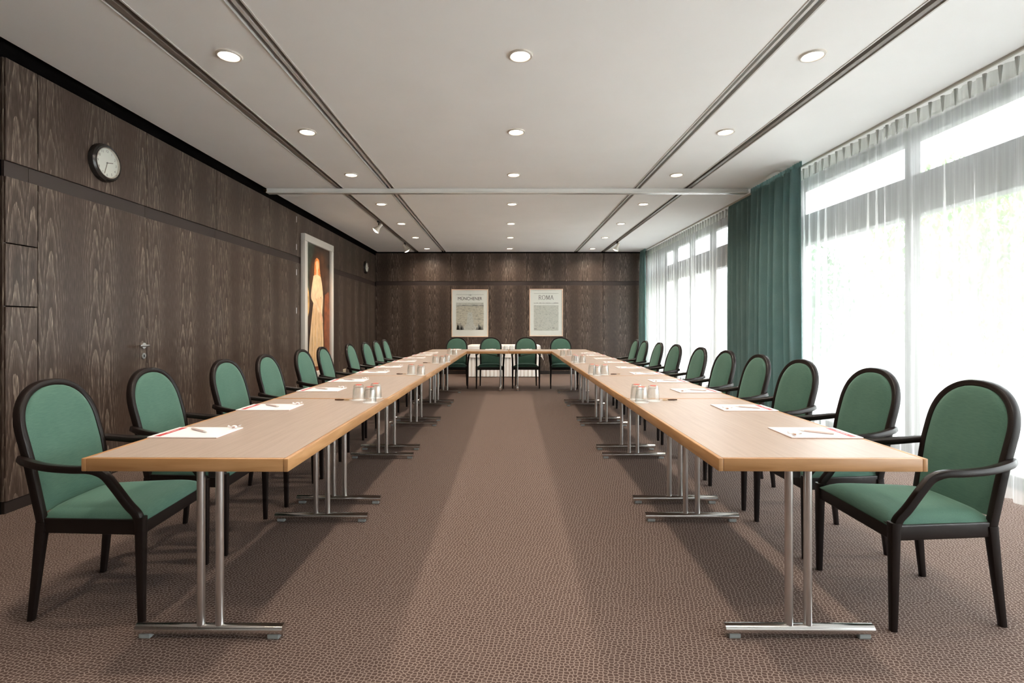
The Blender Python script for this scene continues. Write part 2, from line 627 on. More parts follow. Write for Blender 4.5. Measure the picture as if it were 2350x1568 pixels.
# ceiling: boards between recessed slots
ceil = struct_empty('ceiling', label='matt white ceiling with recessed slots')
slots = [(-2.245, -2.135, 'track'), (-1.568, -1.466, 'air'), (1.688, 1.778, 'air'), (2.350, 2.452, 'track')]
edges = [-3.16]
for a, b_, _ in slots:
    edges += [a, b_]
edges += [XR]
for i in range(0, len(edges), 2):
    obj('ceiling_board', new_box(edges[i], edges[i + 1], YF, YB + 0.02, ZC, ZC + 0.06, bev=0.002), 'ceiling_white', ceil)
obj('ceiling_slab', new_box(-3.6, 4.0, YF - .1, YB + .15, ZC + 0.075, ZC + 0.25), 'plaster', ceil)
for a, b_, kind in slots:
    w = b_ - a
    ch = obj('slot_channel', new_box(a + .001, b_ - .001, YF, YB, ZC + .055, ZC + .07), 'slot_black', ceil)
    # edge profile lips
    obj('slot_lip', new_box(a - .006, a + .006, YF, YB, ZC - .004, ZC + .02), 'slot_white', ch)
    obj('slot_lip', new_box(b_ - .006, b_ + .006, YF, YB, ZC - .004, ZC + .02), 'slot_white', ch)
    if kind == 'air':
        obj('slot_blade', new_box(a + w * .38, a + w * .60, YF, YB, ZC + .002, ZC + .05), 'slot_white', ch)
    else:
        s = 1 if a < 0 else -1
        cx = (a + b_) / 2 - s * w * .13
        obj('track_bar', new_box(cx - w * .19, cx + w * .19, YF, YB, ZC + .000, ZC + .05, bev=.002), 'track_brown', ch)

# ---- panelled walls. local frame of a panel: x across, +y = out of the wall towards the room? (uses -y)
def wood_panel(parent, w, z0, z1, loc, rotz, name='wood_panel', t=0.02, gap=0.007):
    bm = new_box(-w / 2 + gap / 2, w / 2 - gap / 2, 0, t, z0 + gap / 2, z1 - gap / 2, bev=0.002)
    o = obj(name, bm, 'oak_panel', parent, loc)
    o.rotation_euler = (0, 0, rotz)
    return o

BAND0, BAND1 = 2.172, 2.268
BASE = 0.075
ZTOP = 2.932

# left wall (x = XL), seams along y
wl = struct_empty('wall_left', label='dark limed-oak panelled wall')
obj('wall_core', new_box(XL - .22, XL - .03, 3.28, YB + .1, 0, ZC + .06), 'shadow_gap_black', wl)
obj('wall_core', new_box(XL - .34, XL - .135, YF, 3.28, 0, ZC + .06), 'shadow_gap_black', wl)
seamsL = [3.29, 3.52, 4.59, 5.70, 6.97, 7.87, 8.92, 9.96, 11.04, 12.05, YB]
for a, b_ in zip(seamsL[:-1], seamsL[1:]):
    c, w = (a + b_) / 2, b_ - a
    rot = R(90)                 # local x -> world y, local y -> world -x ; panel depth goes into the wall
    wood_panel(wl, w, BAND1, ZTOP, (XL, c, 0), rot)
    if a == 3.29:               # cabinet-like narrow strip with two cross joints
        for z0, z1 in ((BASE, 1.333), (1.333, 1.74), (1.74, BAND0)):
            wood_panel(wl, w, z0, z1, (XL, c, 0), rot)
    elif a != 3.52:
        wood_panel(wl, w, BASE, BAND0, (XL, c, 0), rot)
for a, b_ in ((3.29, 3.46), (3.46, 4.575), (4.575, 5.68), (5.68, 6.95), (6.95, 9.0), (9.0, 11.04), (11.04, YB)):
    obj('band_strip', new_box(XL - .028, XL - .010, a + .0015, b_ - .0015, BAND0 - .01, BAND1 + .0), 'band_brown', wl)
# recessed nearer stretch of the same wall
for a, b_ in ((-2.2, -1.6), (-1.6, -.6), (-.6, .4), (.4, 1.4), (1.4, 2.4), (2.4, 3.27)):
    c, w = (a + b_) / 2, b_ - a
    for z0, z1 in ((BASE, BAND0), (BAND1, ZTOP)):
        wood_panel(wl, w, z0, z1, (XL - .105, c, 0), R(90))
    obj('band_strip', new_box(XL - .133, XL - .115, a + .0015, b_ - .0015, BAND0 - .01, BAND1), 'band_brown', wl)
wood_panel(wl, 0.10, BASE, BAND0, (XL - .06, 3.287, 0), 0, t=.02)
wood_panel(wl, 0.10, BAND1, ZTOP, (XL - .06, 3.287, 0), 0, t=.02)
struct(obj('baseboard_left', new_box(XL - .03, XL - .006, 3.29, YB, 0, BASE), 'baseboard_dark'))
# hinges on the seam at y = 7.87
for z in (2.83, 2.407, 2.02, 1.433, .75, .25):
    obj('hinge', new_box(XL - .004, XL + .006, 7.862, 7.876, z - .045, z + .045, bev=.002), 'brushed_steel', wl)

# door in the left wall
d1 = struct_empty('door_1', loc=(XL, 4.055, 0), rotz=R(90), label='flush oak-veneered door with steel lever')
leaf = obj('door_leaf', new_box(-.532, .532, 0.0, .022, .012, BAND0 - .003, bev=.002), 'oak_panel', d1)
hb = bmesh.new()
tube(hb, (.485, -.012, 1.03), (.485, .0, 1.03), .026, n=20)
hd = obj('door_handle', hb, 'brushed_steel', d1)
hb = bmesh.new()
sweep(hb, catmull([(.485, -.008, 1.03), (.485, -.045, 1.03), (.475, -.058, 1.031), (.44, -.062, 1.032), (.36, -.062, 1.034)], 5), (.018, .018), up=(0, 0, 1), corner=.6)
obj('lever', hb, 'brushed_steel', hd)
hb = bmesh.new()
tube(hb, (.485, -.010, .94), (.485, .0, .94), .026, n=20)
esc = obj('escutcheon', hb, 'brushed_steel', d1)
hb = bmesh.new()
box(hb, .480, .490, -.0125, -.009, .93, .95)
obj('keyhole', hb, 'black_plastic', esc)

# far wall (y = YB)
wb = struct_empty('wall_back', label='dark limed-oak panelled end wall')
obj('wall_core', new_box(-3.42, 4.0, YB + .03, YB + .2, 0, ZC + .06), 'shadow_gap_black', wb)
seamsB = [XL, -2.287, -1.353, -.408, .526, 1.471, 2.405, 3.34, 3.84]
for a, b_ in zip(seamsB[:-1], seamsB[1:]):
    wood_panel(wb, b_ - a, BAND1 + .02, ZC - .03, ((a + b_) / 2, YB, 0), 0)
    wood_panel(wb, b_ - a, BASE, BAND0 + .02, ((a + b_) / 2, YB, 0), 0)
for a, b_ in ((XL, -.408), (-.408, 2.405), (2.405, 3.84)):
    obj('band_strip', new_box(a + .002, b_ - .002, YB + .010, YB + .028, BAND0 + .01, BAND1 + .02), 'band_brown', wb)
struct(obj('baseboard_back', new_box(XL, 3.84, YB + .006, YB + .03, 0, BASE), 'baseboard_dark'))

# wall behind the camera
wf = struct(obj('wall_front', new_box(-3.5, 4.0, YF - .15, YF, 0, ZC + .06), 'plaster'), 'plain wall behind the viewpoint')

# window wall
wr = struct_empty('wall_right', label='pier and parapet of the glazed garden side')
obj('wall_pier', new_box(XW - .12, XW + .15, 6.75, 8.4, 0, ZC + .08), 'plaster', wr)
obj('wall_pier', new_box(XW - .12, XW + .15, YF, -1.8, 0, ZC + .08), 'plaster', wr)
obj('wall_lintel', new_box(XR + .10, XW + .15, YF, YB + .1, ZC + .03, ZC + .25), 'plaster', wr)

def window(name, y0, y1, mull, label):
    w = struct_empty(name, label=label)
    obj('window_sill', new_box(XW - .06, XW + .08, y0, y1, 0, .09, bev=.004), 'window_frame_dark', w)
    obj('window_head', new_box(XW - .05, XW + .06, y0, y1, 2.93, ZC + .03, bev=.004), 'window_frame_dark', w)
    obj('window_transom', new_box(XW - .06, XW + .10, y0, y1, 2.235, 2.60, bev=.004), 'window_frame_dark', w)
    for i, m in enumerate(mull):
        h = .035 if 0 < i < len(mull) - 1 else .05
        obj('mullion', new_box(XW - .05, XW + .05, m - h, m + h, .0, 2.95, bev=.004), 'window_frame_dark', w)
    for a, b_ in zip(mull[:-1], mull[1:]):
        for z0, z1 in ((.09, 2.235), (2.60, 2.93)):
            obj('pane', new_box(XW - .004, XW + .004, a + .03, b_ - .03, z0, z1), 'pane_glass', w)
    return w
window('window_1', -1.8, 6.75, [-1.75, -.6, .75, 2.15, 3.55, 4.85, 6.70], 'full-height garden window with dark transom, nearer half of the wall')
window('window_2', 8.4, 12.67, [8.45, 9.5, 10.55, 11.6, 12.62], 'full-height garden window with dark transom, farther half of the wall')

# ceiling edge / curtain track
struct(obj('trim_1', new_box(XR - .012, XR + .012, YF, YB, ZC - .018, ZC + .05, bev=.003), 'curtain_track'), 'slim edge profile where the ceiling meets the curtains')

# cross rail under the ceiling
rl = thing('partition_rail', 'white rail running across the ceiling from panelled wall to curtains', 'rail', (0, 6.82, ZC))
obj('rail_body', new_box(-3.155, 3.205, -.035, .05, -.062, -.001, bev=.003), 'rail_white', rl)
obj('rail_lip', new_box(-3.155, 3.205, -.052, -.035, -.062, -.046, bev=.003), 'rail_white', rl)
obj('rail_groove', new_box(-3.14, 3.20, -.012, .022, -.064, -.06), 'brushed_steel', rl)
obj('end_bracket', new_box(-3.195, -3.15, -.04, .04, -.055, -.02, bev=.003), 'brass', rl)

# ------------------------------------------------------------------ downlights
def make_downlight(x, y, label, group):
    t = thing('downlight', label, 'light', (x, y, ZC), group=group)
    return t
dl_prof = [(.062, -.001), (.066, -.010), (.072, -.012), (.080, -.009), (.083, -.001)]
me_rim = mesh_of(lathe(bmesh.new(), dl_prof, 32))
me_rim.materials.append(M('lamp_rim'))
me_lens = mesh_of(lathe(bmesh.new(), [(0, -.006), (.045, -.0055), (.066, -.0035)], 32))
me_lens.materials.append(M('lamp_glow'))
light_d = bpy.data.lights.new('downlight_beam', 'SPOT')
light_d.energy = DOWN_W
light_d.color = WARM
light_d.spot_size = R(156)
light_d.spot_blend = 0.88
light_d.shadow_soft_size = 0.06
ROWS = [(-1.85, 'wall-side row'), (.10, 'middle row'), (2.055, 'window-side row')]
DY = [3.44, 4.80, 6.17, 7.66, 9.14, 10.59, 12.12]
for rx, rn in ROWS:
    for i, y in enumerate([2.02, .6] + DY):
        if i < 2:
            lab = 'round recessed downlight of the %s, %s' % (rn, 'just ahead overhead of the viewpoint' if i == 0 else 'above the viewpoint')
        else:
            lab = 'lit round recessed downlight, %s from the camera in the %s' % (ORD[i - 2], rn)
        if i < 2:
            t = thing('downlight', lab, 'light', (rx, y, ZC), group='ceiling downlights out of view')
        else:
            t = thing('downlight', lab, 'light', (rx, y, ZC), group='ceiling downlights')
        link('lamp_rim', me_rim, None, t)
        link('lamp_lens', me_lens, None, t)
        lo = bpy.data.objects.new('lamp_beam', light_d)
        COL.objects.link(lo)
        lo.parent = t
        lo.location = (0, 0, -.02)

# track spotlights
def spotlight(x, y, aim, label, watts):
    t = thing('track_spotlight', label, 'spotlight', (x, y, ZC), group='track spotlights')
    b1 = bmesh.new()
    box(b1, -.016, .016, -.05, .05, -.028, .0, bev=.003)
    tube(b1, (0, 0, -.028), (0, 0, -.085), .008, n=10)
    obj('track_adapter', b1, 'black_plastic', t)
    d = Vector(aim) - Vector((x, y, ZC - .10))
    d.normalize()
    q = d.to_track_quat('-Z', 'Y')
    b2 = lathe(bmesh.new(), [(0, .085), (.026, .082), (.028, .0), (.036, -.014), (.064, -.070), (.068, -.080), (.064, -.080), (.058, -.068), (.02, -.02), (0, -.02)], 20)
    h = obj('lamp_head', b2, 'spot_white', t, (0, 0, -.11))
    h.rotation_mode = 'QUATERNION'
    h.rotation_quaternion = q
    b3 = lathe(bmesh.new(), [(0, -.098), (.03, -.094), (.052, -.082), (.062, -.070)], 20)
    obj('reflector_bulb', b3, 'lamp_glow', h)
    ld = bpy.data.lights.new('spot_beam', 'SPOT')
    ld.energy = watts
    ld.color = (1.0, .56, .30)
    ld.spot_size = R(58)
    ld.spot_blend = .8
    ld.shadow_soft_size = .04
    lo = bpy.data.objects.new('spot_beam', ld)
    COL.objects.link(lo)
    lo.parent = h
    lo.location = (0, 0, -.115)
spotlight(-2.205, 8.94, (-3.2, 8.72, 1.75), 'small white spotlight on the wall-side track turned to the painting', SPOT_W * 2.4)
spotlight(-2.205, 11.3, (-1.0, 11.75, .75), 'small white spotlight on the wall-side track turned down over the tables', SPOT_W)
spotlight(2.415, 11.12, (1.4, 11.5, .75), 'small white spotlight on the window-side track turned down over the tables', SPOT_W)

# ------------------------------------------------------------------ curtains
def fold_curve(y0, y1, wl, amp, seed, n_per=14, irr=.45):
    rnd = random.Random(seed)
    pts, y, s = [], y0, 1
    keys = [(y0, 0.0)]
    while y < y1 - wl * .3:
        y += wl * .5 * (1 + rnd.uniform(-irr, irr))
        keys.append((min(y, y1), s * amp * (1 + rnd.uniform(-.45, .35))))
        s = -s
    keys.append((y1, 0.0))
    out = []
    for (ya, xa), (yb, xb) in zip(keys[:-1], keys[1:]):
        m = max(3, n_per // 2)
        for k in range(m):
            t = k / m
            e = (1 - math.cos(math.pi * t)) / 2
            out.append((ya + (yb - ya) * t, xa + (xb - xa) * e))
    out.append((y1, 0.0))
    return out

def drape_mesh(y0, y1, x, z0, z1, wl, amp, seed, rows=9, top_amp=.35, lean=0.0, thick=0.0, drift=.012):
    prof = fold_curve(y0, y1, wl, amp, seed)
    rnd = random.Random(seed + 5)
    ph = [rnd.uniform(0, 6.28) for _ in range(4)]
    bm = bmesh.new()
    grid = []
    for r in range(rows):
        f = r / (rows - 1)                 # 0 floor .. 1 top
        a = 1.0 + (top_amp - 1.0) * max(0, (f - .55) / .45) ** 1.5
        row = []
        for (y, dx) in prof:
            dy = drift * math.sin(ph[0] + y * 5 + f * 2.0) * (1 - f) + drift * .7 * math.sin(ph[1] + y * 9 - f * 3)
            row.append(bm.verts.new((x + dx * a + lean * (1 - f) + drift * .8 * math.sin(ph[2] + y * 3 + f * 2.4), y + dy * (1 - abs(2 * f - 1) ** 6 * .5), z0 + (z1 - z0) * f)))
        grid.append(row)
    for r in range(rows - 1):
        for i in range(len(prof) - 1):
            bm.faces.new((grid[r][i], grid[r][i + 1], grid[r + 1][i + 1], grid[r + 1][i]))
    return bm

def sheer(y0, y1, seed, label):
    t = thing('sheer_curtain', label, 'curtain', (0, 0, 0), group='white sheer curtains')
    obj('voile', drape_mesh(y0, y1, 3.46, .012, ZC - .10, .155, .034, seed, rows=10, top_amp=.30), 'sheer_voile', t, smooth_deg=80)
    obj('header_tape', drape_mesh(y0, y1, 3.455, ZC - .115, ZC + .0, .105, .012, seed + 3, rows=3, top_amp=1.0, drift=.002), 'sheer_header', t, smooth_deg=80)
    # pinch pleats on the header
    y = y0 + .06
    pm = bmesh.new()
    tube(pm, (0, 0, -.125), (0, 0, 0), .004, .014, n=6)
    pme = mesh_of(pm)
    pme.materials.append(M('sheer_header'))
    while y < y1:
        link('pinch_pleat', pme, None, t, (3.436, y, ZC - .002))
        y += .118
    return t
sheer(-1.8, 6.1, 21, 'white sheer curtain over the nearer window, behind the near armchairs')
sheer(7.83, 12.6, 33, 'white sheer curtain over the farther window, beyond the teal drapes')

def drape(y0, y1, x, wl, amp, seed, label, lean=0.0):
    t = thing('teal_drape', label, 'curtain', (0, 0, 0), group='teal side curtains')
    o = obj('drape_cloth', drape_mesh(y0, y1, x, .015, ZC - .06, wl, amp, seed, rows=12, top_amp=.55, lean=lean), 'teal_curtain', t, smooth_deg=80)
    sm = o.modifiers.new('thickness', 'SOLIDIFY')
    sm.thickness = .003
    h = obj('drape_heading', drape_mesh(y0, y1, x, ZC - .062, ZC - .002, .05, .010, seed + 2, rows=3, top_amp=1.0, drift=.002), 'teal_curtain', t, smooth_deg=80)
    return t
drape(5.64, 6.82, 3.25, .155, .055, 41, 'teal drape drawn against the pier, the half nearer the camera')
drape(6.79, 7.80, 3.385, .14, .038, 47, 'teal drape drawn against the pier, the half beyond the ceiling rail')
drape(12.12, 12.60, 3.30, .12, .034, 53, 'narrow teal drape hanging in the far corner by the end wall')

# ------------------------------------------------------------------ tables
AX0, AXK = -0.006, 0.0098           # axis of the table horseshoe drifts slightly to the window side
def axis(y):
    return AX0 + AXK * (y - 1.84)
AROT = math.atan(AXK)
TL, TW, TH, TT = 1.5, 0.745, 0.735, 0.047
T0 = 1.838

def table_meshes():
    d = {}
    e = .018
    d['top'] = mesh_of(new_box(-TW / 2 + e, TW / 2 - e, -TL / 2 + e, TL / 2 - e, TH - TT + .004, TH - .0004))
    d['top'].materials.append(M('laminate_top'))
    for nm, a in (('long', (-.5 * TW, -.5 * TW + e, -TL / 2, TL / 2)), ('short', (-TW / 2 + e, TW / 2 - e, -TL / 2, -TL / 2 + e))):
        d[nm] = mesh_of(new_box(a[0], a[1], a[2], a[3], TH - TT, TH, bev=.003, seg=2))
        d[nm].materials.append(M('beech_edge'))
    bar = bmesh.new()
    tube(bar, (-.286, 0, .0335), (.286, 0, .0335), .0205, n=20)
    d['bar'] = mesh_of(bar); d['bar'].materials.append(M('chrome'))
    post = bmesh.new()
    tube(post, (0, 0, .05), (0, 0, TH - TT), .0150, n=18)
    lathe_pts = None
    d['post'] = mesh_of(post); d['post'].materials.append(M('brushed_steel'))
    gl = bmesh.new()
    tube(gl, (-.022, 0, .0), (-.022, 0, .02), .0, n=8) if False else box(gl, -.023, .023, -.014, .014, .0, .020, bev=.003)
    d['glide'] = mesh_of(gl); d['glide'].materials.append(M('clear_glide'))
    br = bmesh.new()
    box(br, -.020, .020, .012, .060, TH - TT - .075, TH - TT, bev=.006)
    d['bracket'] = mesh_of(br); d['bracket'].materials.append(M('black_plastic'))
    strut = bmesh.new()
    sweep(strut, [(0, .03, TH - TT - .07), (0, .30, TH - TT - .012)], (.02, .012), up=(0, 0, 1), corner=.3)
    d['strut'] = mesh_of(strut); d['strut'].materials.append(M('black_plastic'))
    return d
TM = table_meshes()

def make_table(x, y, rotz, label, group):
    t = thing('conference_table', label, 'table', (x, y, 0), rotz, group)
    link('table_top', TM['top'], None, t)
    for s in (0, math.pi):
        o = link('edge_strip', TM['long'], None, t); o.rotation_euler = (0, 0, s)
        o = link('edge_strip', TM['short'], None, t); o.rotation_euler = (0, 0, s)
    for s in (-1, 1):
        b = link('base_bar', TM['bar'], None, t, (0, s * (TL / 2 - .16), 0))
        b.rotation_euler = (0, 0, 0 if s < 0 else math.pi)
        for px in (-.0365, .0365):
            link('post', TM['post'], None, b, (px, 0, 0))
        for px in (-.25, .25):
            link('glide', TM['glide'], None, b, (px, 0, 0))
        link('fold_bracket', TM['bracket'], None, b)
        link('fold_strut', TM['strut'], None, b)
    return t

TX = 1.142                          # distance of the row centre lines from the axis
for side, sn in ((-1, 'row by the panelled wall'), (1, 'row by the windows')):
    for k in range(5):
        yc = T0 + TL * (k + .5) + .002 * k
        lab = ['beech-edged steel-legged table at the near end of the %s', 'second beech-edged table from the camera in the %s', 'third beech-edged table, midway along the %s',
               'fourth beech-edged table from the camera in the %s', 'fifth beech-edged table of the %s, joining the head table'][k] % sn
        make_table(axis(yc) + side * TX, yc, -AROT, lab, 'side tables of the horseshoe')
HY = T0 + TL * 5 + .012 + TW / 2
for s, lab in ((-1, 'head table half on the panelled-wall side of the centre seam'), (1, 'head table half on the window side of the centre seam')):
    make_table(axis(HY) - .006 + s * (TL / 2 + .001), HY, R(90) - AROT, lab, 'head tables of the horseshoe')

# ------------------------------------------------------------------ chairs
def make_chair():
    root = thing('armchair', '', 'chair', group='green armchairs around the tables')
    yb = lambda z: -.190 - (.045 * ((z - .40) / .25) if z < .65 else .045 + .30 * (z - .65) ** 1.05 * .95)
    # seat rails
    rb = bmesh.new()
    fw, rw, y0, y1 = .245, .195, -.185, .232
    def bar(p, q, w=.022):
        sweep(rb, [p, q], (w, .060), up=(0, 0, 1), corner=.2)
    zr = .386
    bar((-fw, y1, zr), (fw, y1, zr)); bar((-rw, y0, zr), (rw, y0, zr))
    bar((-fw, y1, zr), (-rw, y0, zr)); bar((fw, y1, zr), (rw, y0, zr))
    obj('seat_rail', rb, 'chair_wood', root)
    # seat cushion
    sb = bmesh.new()
    nu, nv = 14, 14
    top, bot = [], []
    for j in range(nv + 1):
        v = j / nv
        y = -.205 + v * .452
        hw = .196 + (.244 - .196) * v
        rt, rbm = [], []
        for i in range(nu + 1):
            u = -1 + 2 * i / nu
            ex = (1 - abs(u) ** 6) ** .5 if abs(u) < 1 else 0
            ey = (1 - abs(2 * v - 1) ** 8) ** .5 if 0 < v < 1 else 0
            puff = .036 * ex * ey + .010 * (1 - u * u) * (1 - (2 * v - 1) ** 2) - .008 * max(0, v - .75) * 4 * .6
            crn = 1 - .03 * (abs(2 * v - 1) ** 6)
            rt.append(sb.verts.new((u * hw * crn, y, .418 + puff)))
            rbm.append(sb.verts.new((u * hw * crn, y, .410)))
        top.append(rt); bot.append(rbm)
    for j in range(nv):
        for i in range(nu):
            sb.faces.new((top[j][i], top[j][i + 1], top[j + 1][i + 1], top[j + 1][i]))
            sb.faces.new((bot[j][i], bot[j + 1][i], bot[j + 1][i + 1], bot[j][i + 1]))
    for i in range(nu):
        sb.faces.new((top[0][i], bot[0][i], bot[0][i + 1], top[0][i + 1]))
        sb.faces.new((top[nv][i], top[nv][i + 1], bot[nv][i + 1], bot[nv][i]))
    for j in range(nv):
        sb.faces.new((top[j][0], top[j + 1][0], bot[j + 1][0], bot[j][0]))
        sb.faces.new((top[j][nu], bot[j][nu], bot[j + 1][nu], top[j + 1][nu]))
    obj('seat', sb, 'green_velvet', root, smooth_deg=60)
    # back frame: posts + arch
    HWB, ZA, ZT = .200, .755, .955
    def half(z):            # centre-line half width of the frame
        if z <= ZA:
            return .196 + (HWB + .006 - .196) * max(0, min(1, (z - .38) / .3))
        t = (z - ZA) / (ZT - ZA)
        return (HWB + .006) * (1 - t ** 2.25) ** (1 / 2.25)
    pts = []
    for k in range(13):
        z = .36 + (ZA - .36) * k / 12
        pts.append((-half(z), yb(z), z))
    m = 18
    for k in range(1, m):
        a = math.pi * k / (2 * m)
        z = ZA + (ZT - ZA) * math.sin(a) ** (2 / 2.25)
        pts.append((-(HWB + .006) * math.cos(a) ** (2 / 2.25), yb(z), z))
    right = [(-p[0], p[1], p[2]) for p in reversed(pts)]
    path = pts + [(0, yb(ZT), ZT)] + right
    fb = bmesh.new()
    sweep(fb, path, (.030, .034), up=(0, 1, 0), corner=.45)
    obj('back_frame', fb, 'chair_wood', root)
    # upholstered back
    pb = bmesh.new()
    nv, nu = 22, 12
    fr, bk = [], []
    for j in range(nv + 1):
        v = j / nv
        z = .437 + (ZT - .010 - .437) * (1 - (1 - v) ** 1.35)
        hw = max(.0015, half(min(z, ZT - .0005)) - .011)
        if z > ZA:
            t = (z - ZA) / (ZT - .011 - ZA)
            hw = max(.002, (HWB + .006 - .011) * (max(0, 1 - t ** 2.25)) ** (1 / 2.25))
        a, c = [], []
        for i in range(nu + 1):
            u = -1 + 2 * i / nu
            e = (1 - abs(u) ** 5) ** .5 if abs(u) < 1 else 0
            ev = min(1, (1 - v) * 5) ** .5 * min(1, v * 6 + .3)
            a.append(pb.verts.new((u * hw, yb(z) + .010 + .014 * e * ev, z)))
            c.append(pb.verts.new((u * hw, yb(z) - .012 - .006 * e * ev, z)))
        fr.append(a); bk.append(c)
    for j in range(nv):
        for i in range(nu):
            pb.faces.new((fr[j][i], fr[j][i + 1], fr[j + 1][i + 1], fr[j + 1][i]))
            pb.faces.new((bk[j][i], bk[j + 1][i], bk[j + 1][i + 1], bk[j][i + 1]))
        pb.faces.new((fr[j][0], fr[j + 1][0], bk[j + 1][0], bk[j][0]))
        pb.faces.new((fr[j][nu], bk[j][nu], bk[j + 1][nu], fr[j + 1][nu]))
    for i in range(nu):
        pb.faces.new((fr[0][i], bk[0][i], bk[0][i + 1], fr[0][i + 1]))
        pb.faces.new((fr[nv][i], fr[nv][i + 1], bk[nv][i + 1], bk[nv][i]))
    obj('backrest', pb, 'green_velvet', root, smooth_deg=60)
    # legs
    for s in (-1, 1):
        lb = bmesh.new()
        sweep(lb, catmull([(s * .255, .238, 0), (s * .255, .236, .2), (s * .254, .234, .43)], 3), [(.024, .024)] + [(.024 + .014 * k / 6, .024 + .014 * k / 6) for k in range(1, 7)], up=(0, 1, 0), corner=.45)
        obj('leg', lb, 'chair_wood', root)
        lb = bmesh.new()
        P = catmull([(s * .208, -.224, 0), (s * .204, -.204, .2), (s * .197, -.188, .40)], 4)
        sweep(lb, P, [(.024 + .012 * k / (len(P) - 1), .024 + .016 * k / (len(P) - 1)) for k in range(len(P))], up=(0, 1, 0), corner=.45)
        obj('leg', lb, 'chair_wood', root)
        ab = bmesh.new()
        P = catmull([(s * .212, -.262, .664), (s * .238, -.215, .655), (s * .262, -.12, .640), (s * .270, -.02, .632), (s * .269, .050, .628), (s * .266, .098, .608), (s * .262, .135, .560), (s * .258, .185, .485), (s * .255, .220, .440), (s * .254, .232, .395)], 6)
        n = len(P)
        ups = []
        for i in range(n):
            ups.append(Vector((-s * .15, 0, 1)) if i < n * .45 else Vector((0, .75, .65)))
        ups = [Vector((-s * .15, 0, 1)).lerp(Vector((0, .8, .6)), min(1, max(0, (i / n - .38) / .25))) for i in range(n)]
        sz = []
        for i in range(n):
            f = i / (n - 1)
            w = .030 + .012 * math.sin(math.pi * min(1, f / .55)) if f < .55 else .030 + .004 * (f - .55)
            sz.append((w, .030 if f < .5 else .032))
        sweep(ab, P, sz, up=ups, corner=.5)
        obj('armrest', ab, 'chair_wood', root)
    return root
proto = make_chair()
TOPX = .300                          # how far the top of the back sits behind the chair centre
_first = [True]
def place_chair(x, y, rotz, label):
    c = proto if _first[0] else copy_tree(proto)
    _first[0] = False
    c.location = (x, y, 0)
    c.rotation_euler = (0, 0, rotz)
    c['label'] = label
    return c

def at_x(px, depth):
    return (px - 1160.0) / F_PX * depth
LEFT = [(2.335, 130, 4), (2.95, 350, 3), (3.68, 518, 1), (4.30, 612.5, 2), (5.15, 694, 0), (5.76, 741.6, 2), (6.75, 803, 1), (7.38, 838.6, -2), (8.05, 862.5, 0), (8.66, 883, 0)]
RIGHT = [(2.285, 2236, -2), (2.92, 2004, 0), (3.63, 1839, 2), (4.27, 1740.6, -1), (4.95, 1667, 1), (5.65, 1606.7, 0), (6.50, 1551.5, 2), (7.20, 1512, -1), (7.99, 1479, 0), (8.62, 1459, 0)]
SEATS = []
POSN = ['nearest the camera', 'second from the camera', 'third from the camera', 'fourth from the camera', 'fifth from the camera', 'sixth from the camera',
        'seventh from the camera', 'eighth from the camera', 'ninth from the camera', 'farthest from the camera']
for i, (y, px, a) in enumerate(LEFT):
    tx = at_x(px, y)
    place_chair(tx + TOPX, y, R(-90 + a), 'green-upholstered dark wood armchair, %s along the panelled-wall side' % POSN[i])
    SEATS.append(('L', i, y))
for i, (y, px, a) in enumerate(RIGHT):
    tx = at_x(px, y)
    place_chair(tx - TOPX, y, R(90 + a), 'green-upholstered dark wood armchair, %s along the window side' % POSN[i])
    SEATS.append(('R', i, y))
HEAD = [(-.975, 0), (-.295, 0), (.400, -2), (1.11, 1)]
HPOS = ['at the corner by the panelled wall', 'just on the panelled-wall side of the centre seam', 'just on the window side of the centre seam', 'at the corner by the windows']
for i, (x, a) in enumerate(HEAD):
    place_chair(x, 10.05 if i == 2 else 10.02, R(180 + a), 'green armchair behind the head table, %s' % HPOS[i])

# ------------------------------------------------------------------ table setting
PADT = TH
pm_board = mesh_of(new_box(-.105, .105, -.1485, .1485, 0, .0012)); pm_board.materials.append(M('pad_board'))
pm_paper = mesh_of(new_box(-.105, .105, -.1485, .1485, .0012, .0052)); pm_paper.materials.append(M('pad_paper'))
bm = bmesh.new()
box(bm, -.092, .092, -.128, -.103, .0052, .0056)
pm_red = mesh_of(bm); pm_red.materials.append(M('print_red'))
bm = bmesh.new()
for x0, x1 in ((-.05, -.04), (-.035, .0), (.005, .03)):
    box(bm, x0, x1, -.1185, -.1145, .0056, .0058)
pm_txt = mesh_of(bm); pm_txt.materials.append(M('pad_paper'))
# pen: along +y
bm = bmesh.new(); lathe(bm, [(0, 0), (.0042, .001), (.0050, .012), (.0050, .100), (.0046, .112)], 14)
pen_body = mesh_of(bm); pen_body.materials.append(M('pen_body'))
bm = bmesh.new(); lathe(bm, [(.0046, .112), (.0040, .124), (.0016, .136), (0, .140)], 14)
pen_tip = mesh_of(bm); pen_tip.materials.append(M('pen_tip'))
bm = bmesh.new(); box(bm, -.0014, .0014, .005, .0068, .004, .045, bev=.0005)
pen_clip = mesh_of(bm); pen_clip.materials.append(M('brushed_steel'))
